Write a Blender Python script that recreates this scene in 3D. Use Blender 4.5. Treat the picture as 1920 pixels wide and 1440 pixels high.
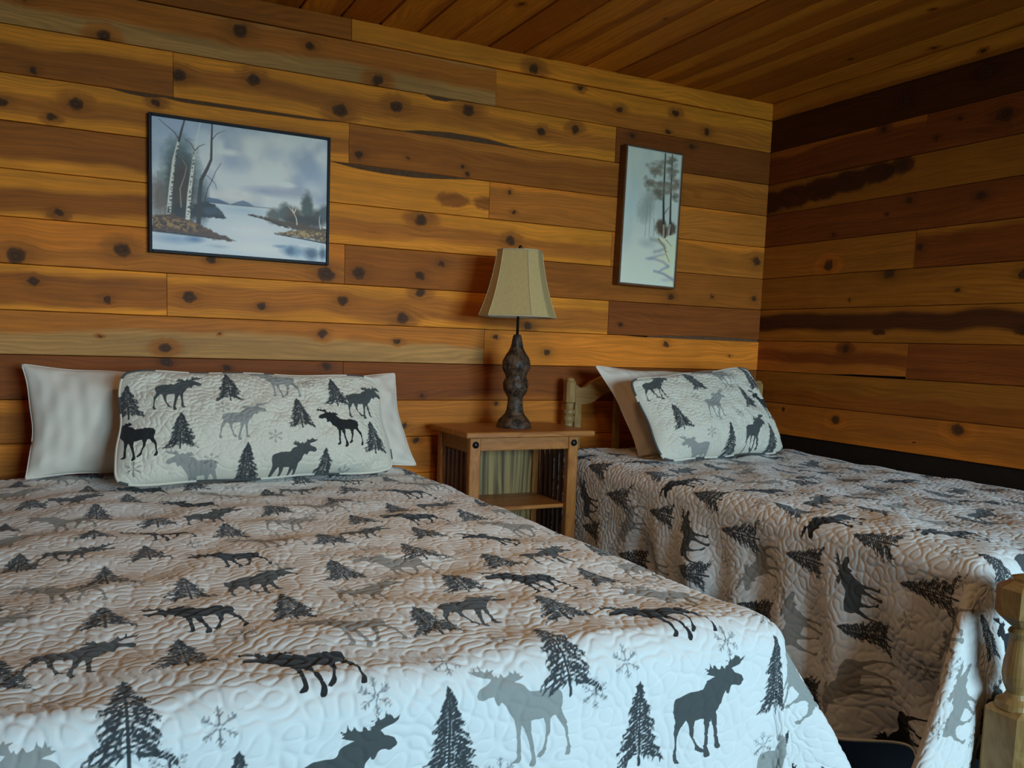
import bpy, bmesh, math, random
import numpy as np
from mathutils import Vector, Matrix

# ------------------------------------------------------------------ clear
for o in list(bpy.data.objects):
    bpy.data.objects.remove(o, do_unlink=True)
S = bpy.context.scene
C = S.collection
PI = math.pi
random.seed(7)
rng = np.random.default_rng(11)

# ------------------------------------------------------------------ camera
EYE, DIST = 1.12, 3.35
yaw, pitch, roll = .4693, -.1069, .0337
fw = Vector((math.sin(yaw)*math.cos(pitch), math.cos(yaw)*math.cos(pitch), math.sin(pitch)))
rt = Vector((math.cos(yaw), -math.sin(yaw), 0)); up = rt.cross(fw)
r2 = rt*math.cos(roll) + up*math.sin(roll); u2 = -rt*math.sin(roll) + up*math.cos(roll)
cam = bpy.data.cameras.new('camera'); co = bpy.data.objects.new('camera', cam); C.objects.link(co)
co.matrix_world = Matrix(((r2.x, u2.x, -fw.x, 0), (r2.y, u2.y, -fw.y, -DIST), (r2.z, u2.z, -fw.z, EYE), (0, 0, 0, 1)))
cam.sensor_fit = 'HORIZONTAL'; cam.sensor_width = 36
cam.lens = 36*1635.9/1920
cam.shift_x = (960-954.93)/1920; cam.shift_y = (820.5-720)/1920
cam.clip_start = .05
S.camera = co

# ------------------------------------------------------------------ sky, daylight, exposure
W = bpy.data.worlds.new('daylight'); S.world = W; W.use_nodes = True
bg = W.node_tree.nodes['Background']
bg.inputs[0].default_value = (.52, .775, 1.0, 1); bg.inputs[1].default_value = 8.8
VS = S.view_settings
S.display_settings.display_device = 'sRGB'
VS.view_transform = 'Standard'; VS.look = 'None'; VS.exposure = 2.1; VS.gamma = 1.0
VS.use_curve_mapping = False

# room (metres): back wall y=0, right wall x=XR, camera at y=-3.35
XR, XL, YF = 3.0723, -1.7, -6.2
CEIL = 2.3136
# the opening that lets the daylight in lies behind the photographer: (x0, x1, z0, z1) in the front wall
WIN_F = (.60, 2.85, .80, 2.12)
def portal(name, loc, rot, sx, sy):
    l = bpy.data.lights.new(name, 'AREA'); l.shape = 'RECTANGLE'; l.size = sx; l.size_y = sy
    l.cycles.is_portal = True
    o = bpy.data.objects.new(name, l); C.objects.link(o); o.location = loc; o.rotation_euler = rot
    return o
portal('window_daylight', ((WIN_F[0]+WIN_F[1])/2, YF-.10, (WIN_F[2]+WIN_F[3])/2), (PI/2, 0, 0), WIN_F[1]-WIN_F[0], WIN_F[3]-WIN_F[2])

# ------------------------------------------------------------------ helpers
def tag(o, label=None, cat=None, group=None, kind=None):
    if label: o['label'] = label
    if cat: o['category'] = cat
    if group: o['group'] = group
    if kind: o['kind'] = kind
    return o
def empty(name, loc=(0, 0, 0)):
    o = bpy.data.objects.new(name, None); C.objects.link(o); o.location = loc; o.empty_display_size = .05
    return o
def wloc(o):
    v = Vector((0, 0, 0))
    while o is not None:
        v = v + o.location; o = o.parent
    return v
def link(name, me, mat, parent=None, smooth=False):
    o = bpy.data.objects.new(name, me); C.objects.link(o)
    if mat is not None: me.materials.append(mat)
    if parent is not None: o.parent = parent
    if smooth: me.shade_smooth()
    return o
def npmesh(name, V, F):
    """mesh from numpy verts and equal-sized faces"""
    V = np.asarray(V, np.float32); F = np.asarray(F, np.int32)
    me = bpy.data.meshes.new(name); n = F.shape[1]
    me.vertices.add(len(V)); me.vertices.foreach_set('co', V.ravel())
    me.loops.add(F.size); me.loops.foreach_set('vertex_index', F.ravel())
    me.polygons.add(len(F))
    me.polygons.foreach_set('loop_start', np.arange(0, F.size, n, dtype=np.int32))
    me.polygons.foreach_set('loop_total', np.full(len(F), n, np.int32))
    me.update(calc_edges=True); me.validate()
    return me
def gridfaces(ni, nj, off=0, flip=False, wrap_i=False):
    i = np.arange(ni if wrap_i else ni-1)[:, None]; j = np.arange(nj-1)[None, :]
    i2 = (i+1) % ni
    a = i*nj+j; b = i2*nj+j; c = i2*nj+j+1; d = i*nj+j+1
    f = np.stack([a, b, c, d], -1).reshape(-1, 4)+off
    return f[:, ::-1] if flip else f
def bmobj(name, bm, mat, parent=None, smooth=False, world=True):
    """link a bmesh whose verts are in world space, below parent"""
    if parent is not None and world:
        bmesh.ops.translate(bm, verts=bm.verts, vec=-wloc(parent))
    bmesh.ops.recalc_face_normals(bm, faces=bm.faces)
    me = bpy.data.meshes.new(name); bm.to_mesh(me); bm.free()
    return link(name, me, mat, parent, smooth)
def bx(bm, x0, x1, y0, y1, z0, z1, bev=0.0, seg=1):
    t = bmesh.new(); bmesh.ops.create_cube(t, size=1)
    bmesh.ops.scale(t, verts=t.verts, vec=(x1-x0, y1-y0, z1-z0))
    if bev: bmesh.ops.bevel(t, geom=list(t.edges), offset=bev, segments=seg, affect='EDGES', profile=.5)
    bmesh.ops.translate(t, verts=t.verts, vec=((x0+x1)/2, (y0+y1)/2, (z0+z1)/2))
    me = bpy.data.meshes.new('t'); t.to_mesh(me); t.free(); bm.from_mesh(me); bpy.data.meshes.remove(me)
def box(name, mat, parent, x0, x1, y0, y1, z0, z1, bev=.003, seg=1):
    bm = bmesh.new(); bx(bm, x0, x1, y0, y1, z0, z1, bev, seg)
    return bmobj(name, bm, mat, parent)
def prism(bm, pts, y0, y1):
    """outline pts (x,z) extruded along y"""
    a = [bm.verts.new((x, y0, z)) for x, z in pts]; b = [bm.verts.new((x, y1, z)) for x, z in pts]
    bm.faces.new(a); bm.faces.new(b[::-1]); n = len(pts)
    for i in range(n): bm.faces.new((a[i], b[i], b[(i+1) % n], a[(i+1) % n]))
def lathe(bm, prof, cx, cy, n=32, disp=None, cap=True):
    """prof: list of (r,z); disp(theta,z,r)->r"""
    rings = []
    for r, z in prof:
        ring = []
        for k in range(n):
            t = 2*PI*k/n; rr = disp(t, z, r) if disp else r
            ring.append(bm.verts.new((cx+rr*math.cos(t), cy+rr*math.sin(t), z)))
        rings.append(ring)
    for a, b in zip(rings[:-1], rings[1:]):
        for k in range(n): bm.faces.new((a[k], a[(k+1) % n], b[(k+1) % n], b[k]))
    if cap:
        bm.faces.new(rings[0][::-1]); bm.faces.new(rings[-1])
def tube_np(P, r, n=8):
    P = np.asarray(P, float); T = np.gradient(P, axis=0); T /= np.linalg.norm(T, axis=1)[:, None]+1e-9
    ref = np.array([.13, .27, .95]); N1 = np.cross(T, ref); N1 /= np.linalg.norm(N1, axis=1)[:, None]+1e-9
    N2 = np.cross(T, N1); t = np.linspace(0, 2*PI, n, endpoint=False)
    V = P[:, None, :]+r*(np.cos(t)[None, :, None]*N1[:, None, :]+np.sin(t)[None, :, None]*N2[:, None, :])
    m = len(P); F = []
    i = np.arange(m-1)[:, None]; k = np.arange(n)[None, :]; k2 = (k+1) % n
    F = np.stack([i*n+k, i*n+k2, (i+1)*n+k2, (i+1)*n+k], -1).reshape(-1, 4)
    return V.reshape(-1, 3), F

# ------------------------------------------------------------------ node helper
class NB:
    def __init__(s, tree): s.t = tree; s.n = tree.nodes; s.l = tree.links
    def new(s, typ, **kw):
        nd = s.n.new(typ)
        for k, v in kw.items(): setattr(nd, k, v)
        return nd
    def put(s, sock, v):
        if isinstance(v, bpy.types.NodeSocket): s.l.new(v, sock)
        elif v is not None: sock.default_value = v
    def m(s, op, a, b=None, c=None, clamp=False):
        nd = s.new('ShaderNodeMath', operation=op, use_clamp=clamp)
        s.put(nd.inputs[0], a)
        if b is not None: s.put(nd.inputs[1], b)
        if c is not None: s.put(nd.inputs[2], c)
        return nd.outputs[0]
    def mr(s, v, a, b, c=0.0, d=1.0, smooth=True):
        nd = s.new('ShaderNodeMapRange', interpolation_type='SMOOTHSTEP' if smooth else 'LINEAR')
        for k, x in enumerate((v, a, b, c, d)): s.put(nd.inputs[k], x)
        return nd.outputs[0]
    def xyz(s, x, y, z):
        nd = s.new('ShaderNodeCombineXYZ'); s.put(nd.inputs[0], x); s.put(nd.inputs[1], y); s.put(nd.inputs[2], z)
        return nd.outputs[0]
    def noise(s, vec, scale=1.0, detail=2.0, rough=.5, dist=0.0):
        nd = s.new('ShaderNodeTexNoise'); s.put(nd.inputs['Vector'], vec); nd.inputs['Scale'].default_value = scale
        nd.inputs['Detail'].default_value = detail; nd.inputs['Roughness'].default_value = rough; nd.inputs['Distortion'].default_value = dist
        return nd.outputs[0]
    def mix(s, f, a, b, typ='MIX'):
        nd = s.new('ShaderNodeMix', data_type='RGBA', blend_type=typ)
        s.put(nd.inputs[0], f); s.put(nd.inputs[6], a); s.put(nd.inputs[7], b)
        return nd.outputs[2]
    def attr(s, name, obj=True):
        return s.new('ShaderNodeAttribute', attribute_type='OBJECT' if obj else 'GEOMETRY', attribute_name=name)
    def bump(s, h, st=.3, dist=.01):
        nd = s.new('ShaderNodeBump'); s.put(nd.inputs['Height'], h); nd.inputs['Strength'].default_value = st; nd.inputs['Distance'].default_value = dist
        return nd.outputs[0]
def newmat(name, rough=.6, spec=.4, col=(.5, .5, .5, 1)):
    m = bpy.data.materials.new(name); m.use_nodes = True
    b = NB(m.node_tree); p = m.node_tree.nodes['Principled BSDF']
    p.inputs['Roughness'].default_value = rough; p.inputs['Specular IOR Level'].default_value = spec
    p.inputs['Base Color'].default_value = col
    return m, b, p
def rgb(h):
    """sRGB 0..255 -> linear RGBA"""
    c = np.asarray(h, float)/255.
    c = np.where(c <= .04045, c/12.92, ((c+.055)/1.055)**2.4)
    return tuple(c)+(1,)
def grey(v):
    return (v, v, v, 1)

# ---- knotty cedar: every board carries its own tones, heartwood band and knots as custom properties
NK = 7
def knot_group():
    g = bpy.data.node_groups.new('knot', 'ShaderNodeTree'); b = NB(g)
    for nm, ty in (('x', 'NodeSocketFloat'), ('z', 'NodeSocketFloat'), ('knot', 'NodeSocketVector')):
        g.interface.new_socket(nm, in_out='INPUT', socket_type=ty)
    for nm in ('core', 'halo', 'patch', 'warp', 'ring'): g.interface.new_socket(nm, in_out='OUTPUT', socket_type='NodeSocketFloat')
    i = b.new('NodeGroupInput'); o = b.new('NodeGroupOutput')
    sp = b.new('ShaderNodeSeparateXYZ'); b.put(sp.inputs[0], i.outputs[2])
    r = b.m('MAXIMUM', b.m('ABSOLUTE', sp.outputs[2]), 1e-4)
    dx = b.m('DIVIDE', b.m('SUBTRACT', i.outputs[0], sp.outputs[0]), r); dz = b.m('DIVIDE', b.m('SUBTRACT', i.outputs[1], sp.outputs[1]), r)
    dz2 = b.m('MULTIPLY', dz, dz); dx2 = b.m('MULTIPLY', dx, dx)
    d = b.m('SQRT', b.m('ADD', b.m('MULTIPLY', dx2, .8), dz2))
    isk = b.m('GREATER_THAN', sp.outputs[2], 0.0); isp = b.m('LESS_THAN', sp.outputs[2], 0.0)
    core = b.m('MULTIPLY', b.mr(d, .95, .55), isk)
    dh = b.m('ADD', b.m('MULTIPLY', dx2, .22), b.m('MULTIPLY', dz2, .55))
    halo = b.m('MULTIPLY', b.m('EXPONENT', b.m('MULTIPLY', dh, -.55)), isk)
    patch = b.m('MULTIPLY', b.mr(b.m('SQRT', b.m('ADD', b.m('MULTIPLY', dx2, .16), dz2)), 1.2, .75), isp)
    warp = b.m('MULTIPLY', b.m('MULTIPLY', b.m('MULTIPLY', dz, r), b.m('EXPONENT', b.m('MULTIPLY', b.m('MULTIPLY', d, d), -.35))), -.75)
    ring = b.m('MULTIPLY', b.m('SINE', b.m('MULTIPLY', d, 15.0)), b.m('MULTIPLY', b.mr(d, 1.5, .5), isk))
    for k, v in enumerate((core, halo, patch, warp, ring)): b.put(o.inputs[k], v)
    return g
KG = knot_group()
def cedar(NK):
    m, b, p = newmat('knotty_cedar', .5, .16)
    tc = b.new('ShaderNodeTexCoord'); sp = b.new('ShaderNodeSeparateXYZ'); b.put(sp.inputs[0], tc.outputs['Object'])
    x, z = sp.outputs[0], sp.outputs[2]
    seed = b.attr('seed').outputs['Fac']
    heart = b.attr('heart').outputs['Color']; sap = b.attr('sap').outputs['Color']
    band = b.new('ShaderNodeSeparateXYZ'); b.put(band.inputs[0], b.attr('band').outputs['Vector'])
    sx = b.m('ADD', x, b.m('MULTIPLY', seed, 13.7))
    wob = b.m('SUBTRACT', b.noise(b.xyz(sx, seed, 0.0), 2.2, 2.0), .5)
    kd = b.new('ShaderNodeTexNoise'); b.put(kd.inputs['Vector'], b.xyz(sx, seed, z)); kd.inputs['Scale'].default_value = 38.0; kd.inputs['Detail'].default_value = 3.0
    ks = b.new('ShaderNodeSeparateXYZ'); b.put(ks.inputs[0], kd.outputs['Color'])
    xk = b.m('ADD', x, b.m('MULTIPLY', b.m('SUBTRACT', ks.outputs[0], .5), .034)); zk = b.m('ADD', z, b.m('MULTIPLY', b.m('SUBTRACT', ks.outputs[1], .5), .022))
    acc = None
    for k in range(NK):
        g = b.new('ShaderNodeGroup'); g.node_tree = KG
        b.put(g.inputs[0], xk); b.put(g.inputs[1], zk); b.put(g.inputs[2], b.attr('k%d' % (k+1)).outputs['Vector'])
        o = g.outputs
        if acc is None: acc = [o[i] for i in range(5)]
        else:
            acc = [b.m('MAXIMUM', acc[0], o[0]), b.m('MAXIMUM', acc[1], o[1]), b.m('MAXIMUM', acc[2], o[2]), b.m('ADD', acc[3], o[3]), b.m('ADD', acc[4], o[4])]
    core, halo, patch, warp, ring = acc
    zb = b.m('ADD', z, b.m('MULTIPLY', wob, .10))
    h = b.m('MULTIPLY', b.mr(b.m('SUBTRACT', zb, band.outputs[0]), -.013, .013), b.mr(b.m('SUBTRACT', zb, band.outputs[1]), .013, -.013))
    h = b.m('MAXIMUM', h, b.m('MULTIPLY', b.mr(halo, .25, .6), .85)); h = b.m('MAXIMUM', h, patch)
    g0 = b.m('ADD', b.m('ADD', z, warp), b.m('MULTIPLY', wob, .05))
    n1 = b.noise(b.xyz(b.m('MULTIPLY', sx, 1.3), seed, b.m('MULTIPLY', g0, 55.0)), 1.0, 3.0, .55)
    n2 = b.noise(b.xyz(b.m('MULTIPLY', sx, 7.0), seed, b.m('MULTIPLY', g0, 330.0)), 1.0, 2.0, .6)
    n3 = b.noise(b.xyz(sx, seed, b.m('MULTIPLY', z, 3.0)), 3.0, 3.0, .6)
    # cathedral figure
    wv = b.m('SINE', b.m('MULTIPLY', b.m('ADD', g0, b.m('MULTIPLY', b.noise(b.xyz(b.m('MULTIPLY', sx, .9), seed, b.m('MULTIPLY', g0, 5.0)), 1.6, 2.0), .16)), 420.0))
    fig = b.m('MULTIPLY', wv, b.mr(n3, .35, .75, .03, .16))
    streak = b.m('MULTIPLY', b.mr(n2, .56, .72), -.26)
    v = b.m('ADD', b.m('MULTIPLY', n1, .85), b.m('ADD', b.m('MULTIPLY', n2, .42), b.m('ADD', b.m('MULTIPLY', n3, .70), b.m('ADD', fig, streak))))
    v = b.m('ADD', v, .04)
    v = b.m('MULTIPLY', v, b.m('SUBTRACT', 1.0, b.m('MULTIPLY', b.m('MULTIPLY', halo, halo), .40)))
    c = b.mix(h, sap, heart)
    vm = b.new('ShaderNodeVectorMath', operation='SCALE'); b.put(vm.inputs[0], c); b.put(vm.inputs['Scale'], v)
    kc = b.mix(b.m('MULTIPLY_ADD', ring, .3, .35), (.030, .013, .006, 1), (.10, .042, .016, 1))
    cf = b.mix(b.m('MULTIPLY', core, .88), vm.outputs[0], kc)
    b.put(p.inputs['Base Color'], cf)
    saw = b.noise(b.xyz(b.m('MULTIPLY', b.m('ADD', sx, b.m('MULTIPLY', z, .35)), 260.0), seed, b.m('MULTIPLY', z, 10.0)), 1.0, 2.0)
    hgt = b.m('ADD', b.m('MULTIPLY', saw, .5), b.m('ADD', b.m('MULTIPLY', n2, .6), b.m('MULTIPLY', core, -.8)))
    b.put(p.inputs['Normal'], b.bump(hgt, .35, .0025))
    b.put(p.inputs['Roughness'], b.m('MULTIPLY_ADD', n1, .2, .48))
    return m
CEDARS = {n: cedar(n) for n in (1, 3, 7)}
def furn(name, base, dark, axis='z', stripe=55., contrast=.5, rough=.38, scale=1.0, lng=1.0):
    m, b, p = newmat(name, rough, .4)
    tc = b.new('ShaderNodeTexCoord'); sp = b.new('ShaderNodeSeparateXYZ'); b.put(sp.inputs[0], tc.outputs['Object'])
    ax = dict(x=0, y=1, z=2)[axis]; o = [k for k in range(3) if k != ax]
    L = b.m('MULTIPLY', sp.outputs[ax], 2.2*scale*lng); A = sp.outputs[o[0]]; B = sp.outputs[o[1]]
    w = b.m('MULTIPLY', b.noise(b.xyz(L, b.m('MULTIPLY', A, 4.0), b.m('MULTIPLY', B, 4.0)), 1.0, 2.0), 2.2/stripe*8)
    n = b.noise(b.xyz(b.m('MULTIPLY', L, .6), b.m('MULTIPLY', b.m('ADD', A, w), stripe*scale), b.m('MULTIPLY', b.m('ADD', B, w), stripe*scale)), 1.0, 3.0, .6)
    f = b.noise(b.xyz(b.m('MULTIPLY', L, 5.0), b.m('MULTIPLY', A, 500.0), b.m('MULTIPLY', B, 500.0)), 1.0, 1.0)
    t = b.mr(b.m('ADD', b.m('MULTIPLY', n, .85), b.m('MULTIPLY', f, .15)), .5-.25/contrast*.5, .5+.25/contrast*.5)
    b.put(p.inputs['Base Color'], b.mix(t, dark, base))
    b.put(p.inputs['Normal'], b.bump(f, .12, .001))
    return m
OAK_X = furn('oak_board_x', (.54, .205, .045, 1), (.32, .10, .022, 1), 'x')
OAK_Z = furn('oak_board_z', (.54, .205, .045, 1), (.32, .10, .022, 1), 'z')
OAK_Y = furn('oak_board_y', (.30, .14, .045, 1), (.17, .07, .022, 1), 'y')
RED_Z = furn('red_stained_slat', (.13, .042, .022, 1), (.07, .02, .012, 1), 'z')
PLY = furn('plywood_panel', (.40, .24, .075, 1), (.075, .04, .014, 1), 'z', 26., 1.0, .5, 1.0, .3)
PINE_Z = furn('pine_z', (.42, .25, .085, 1), (.24, .12, .035, 1), 'z', 60.)
PINE_X = furn('pine_x', (.38, .22, .072, 1), (.24, .11, .033, 1), 'x', 60.)
def plain(name, col, rough=.6, spec=.4, metal=0.0, bumpscale=0, bumpst=.2, var=.0, vscale=20):
    m, b, p = newmat(name, rough, spec, col)
    p.inputs['Metallic'].default_value = metal
    tc = b.new('ShaderNodeTexCoord')
    if var:
        n = b.noise(tc.outputs['Object'], vscale, 3.0)
        b.put(p.inputs['Base Color'], b.mix(n, tuple(c*(1-var) for c in col[:3])+(1,), tuple(min(1, c*(1+var)) for c in col[:3])+(1,)))
    if bumpscale: b.put(p.inputs['Normal'], b.bump(b.noise(tc.outputs['Object'], bumpscale, 2.0), bumpst, .003))
    return m
BARK = plain('bark', (.13, .065, .032, 1), .9, .2, 0, 120, .9, .5, 60)
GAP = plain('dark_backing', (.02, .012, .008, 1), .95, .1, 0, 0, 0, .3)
CARPET = plain('dark_carpet', (.030, .030, .036, 1), .98, .1, 0, 600, .6, .4, 150)
IRON = plain('black_iron', (.016, .015, .014, 1), .35, .5, .6, 90, .15, .2)
BLACKF = plain('black_frame', (.010, .010, .013, 1), .5, .2, 0, 0, 0, .3)
BROWNF = plain('brown_frame', (.15, .058, .018, 1), .45, .4, 0, 0, 0, .35, 30)
LINEN = plain('white_pillow_cotton', (.82, .71, .58, 1), .9, .2, 0, 500, .08, .03, 8)
TICK = plain('mattress_ticking', (.70, .69, .67, 1), .9, .2, 0, 300, .1, .04, 10)
GRASS = plain('lawn', (.07, .11, .04, 1), .95, .1, 0, 0, 0, .4, 3)
PAINTW = plain('window_paint', (.55, .50, .42, 1), .5, .4, 0, 0, 0, .1)
DARKB = plain('dark_lower_board', (.018, .010, .006, 1), .7, .2, 0, 60, .2, .4)
def shade_mat():
    m, b, p = newmat('lampshade_silk', .75, .25, (.62, .47, .27, 1))
    tc = b.new('ShaderNodeTexCoord'); sp = b.new('ShaderNodeSeparateXYZ'); b.put(sp.inputs[0], tc.outputs['Object'])
    n = b.noise(b.xyz(b.m('MULTIPLY', sp.outputs[0], 260.), b.m('MULTIPLY', sp.outputs[1], 260.), b.m('MULTIPLY', sp.outputs[2], 14.)), 1., 2.)
    b.put(p.inputs['Base Color'], b.mix(n, (.46, .31, .115, 1), (.64, .47, .205, 1)))
    b.put(p.inputs['Normal'], b.bump(n, .15, .001))
    return m
SILK = shade_mat()
TRIM = plain('lampshade_trim', (.55, .43, .25, 1), .8, .2, 0, 400, .2, .15, 90)
LINING = plain('lampshade_lining', (.82, .82, .76, 1), .8, .2)
def lampwood():
    m, b, p = newmat('carved_lamp_wood', .48, .3)
    tc = b.new('ShaderNodeTexCoord')
    n = b.noise(tc.outputs['Object'], 34., 4.0, .65, .6); n2 = b.noise(tc.outputs['Object'], 110., 2.0)
    b.put(p.inputs['Base Color'], b.mix(b.mr(n, .36, .66), (.012, .007, .005, 1), (.125, .066, .034, 1)))
    b.put(p.inputs['Normal'], b.bump(b.m('ADD', n, b.m('MULTIPLY', n2, .4)), .5, .006))
    return m
CARVED = lampwood()
def glass():
    m = bpy.data.materials.new('window_glass'); m.use_nodes = True; b = NB(m.node_tree); m.node_tree.nodes.clear()
    o = b.new('ShaderNodeOutputMaterial'); mx = b.new('ShaderNodeMixShader'); t = b.new('ShaderNodeBsdfTransparent'); g = b.new('ShaderNodeBsdfGlossy')
    t.inputs[0].default_value = (.93, .96, .95, 1); g.inputs['Roughness'].default_value = .02
    f = b.new('ShaderNodeFresnel'); f.inputs[0].default_value = 1.45
    b.put(mx.inputs[0], f.outputs[0]); b.l.new(t.outputs[0], mx.inputs[1]); b.l.new(g.outputs[0], mx.inputs[2]); b.l.new(mx.outputs[0], o.inputs[0])
    return m
GLASS = glass()
def quilt_mat(name='printed_quilt_cotton', c0=(.78, .745, .69, 1), c1=(.84, .81, .76, 1)):
    m, b, p = newmat(name, .85, .25)
    a = b.attr('print', False); sp = b.new('ShaderNodeSeparateColor'); b.put(sp.inputs[0], a.outputs['Color'])
    tc = b.new('ShaderNodeTexCoord')
    n = b.noise(tc.outputs['Object'], 9., 2.0)
    c = b.mix(n, c0, c1)
    c = b.mix(b.mr(sp.outputs[2], .42, .58), c, (.33, .315, .28, 1))
    c = b.mix(b.mr(a.outputs['Alpha'], .28, .70), c, (.052, .055, .056, 1))
    c = b.mix(b.mr(sp.outputs[1], .42, .58), c, (.080, .083, .078, 1))
    c = b.mix(b.mr(sp.outputs[0], .42, .58), c, (.022, .022, .022, 1))
    b.put(p.inputs['Base Color'], c)
    p.inputs['Sheen Weight'].default_value = .15
    return m
QUILT = quilt_mat()
SHAMC = quilt_mat('printed_sham_cotton', (.70, .62, .49, 1), (.77, .70, .57, 1))
def vcol_mat():
    m, b, p = newmat('painted_canvas', .45, .4)
    a = b.attr('paint', False); b.put(p.inputs['Base Color'], a.outputs['Color'])
    tc = b.new('ShaderNodeTexCoord'); b.put(p.inputs['Normal'], b.bump(b.noise(tc.outputs['Object'], 160., 3.0), .15, .001))
    return m
CANVAS = vcol_mat()

# ------------------------------------------------------------------ boards of the walls and the ceiling
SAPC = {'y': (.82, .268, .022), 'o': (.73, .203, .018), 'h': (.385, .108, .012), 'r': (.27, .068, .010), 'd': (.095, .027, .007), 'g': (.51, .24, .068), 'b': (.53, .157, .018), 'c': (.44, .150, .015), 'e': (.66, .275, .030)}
def edgefn(pts, L):
    if not pts: return lambda s: 0.0
    xs = [p[0] for p in pts]; ys = [p[1] for p in pts]
    return lambda s: float(np.interp(s, xs, ys, left=0, right=0))
def plank(parent, length, height, sap, heart, lo, hi, knots, place, top=None, bot=None, proud=0.0, thick=.02, gap=.0022, name='plank', tone=1.0):
    """board in local coords: x along 0..length, z 0..height, face at y=0 looking to -y; place = (origin, rotation matrix)"""
    ft, fb = edgefn(top, length), edgefn(bot, length)
    xs = {gap*.4, length-gap*.4}
    for pl in (top, bot):
        if pl:
            a, c = pl[0][0], pl[-1][0]
            for k in range(15): xs.add(min(max(a+(c-a)*k/14, gap), length-gap))
    xs = sorted(xs); e = .0018
    bm = bmesh.new(); rings = []
    for s in xs:
        zt = height-gap/2-ft(s); zb = gap/2+fb(s)
        prof = [(thick, zb), (e, zb), (0, zb+e), (0, zt-e), (e, zt), (thick, zt)]
        rings.append([bm.verts.new((s, y-proud, z)) for y, z in prof])
    for a, c in zip(rings[:-1], rings[1:]):
        for k in range(6): bm.faces.new((a[k], a[(k+1) % 6], c[(k+1) % 6], c[k]))
    bm.faces.new(rings[0]); bm.faces.new(rings[-1][::-1])
    bmesh.ops.recalc_face_normals(bm, faces=bm.faces)
    me = bpy.data.meshes.new(name); bm.to_mesh(me); bm.free()
    o = link(name, me, CEDARS[1 if len(knots) < 2 else 3 if len(knots) < 4 else 7], parent)
    o.location = place[0]; o.rotation_euler = place[1]
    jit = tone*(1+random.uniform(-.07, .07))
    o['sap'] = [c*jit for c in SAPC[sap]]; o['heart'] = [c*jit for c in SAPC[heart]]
    o['band'] = [lo*height, hi*height, 0.0]; o['seed'] = random.uniform(0, 9)
    for k in range(NK):
        o['k%d' % (k+1)] = list(map(float, knots[k])) if k < len(knots) else [0., -9., .0001]
    return o
Z = [2.3136, 2.2352, 2.0865, 1.9344, 1.785, 1.6336, 1.4801, 1.3287, 1.1773, 1.0302, 0.8788, 0.7297, 0.5783, 0.4269, 0.2755, 0.124, 0.0]

wb = empty('wall_back'); tag(wb, 'long plank wall behind the two bed heads', 'wall', kind='structure')
wr = empty('wall_right'); tag(wr, 'dark plank wall along the narrow bed, shade partly toned into its boards', 'wall', kind='structure')
wl = empty('wall_left'); tag(wl, 'plank wall on the far left side of the room', 'wall', kind='structure')
wf = empty('wall_front'); tag(wf, 'plank wall opposite the bed heads', 'wall', kind='structure')
ce = empty('ceiling'); tag(ce, 'low wooden ceiling of narrow boards', 'ceiling', kind='structure')
box('backing', GAP, wb, XL-.12, XR+.12, .021, .12, 0, CEIL+.1, 0)
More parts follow.
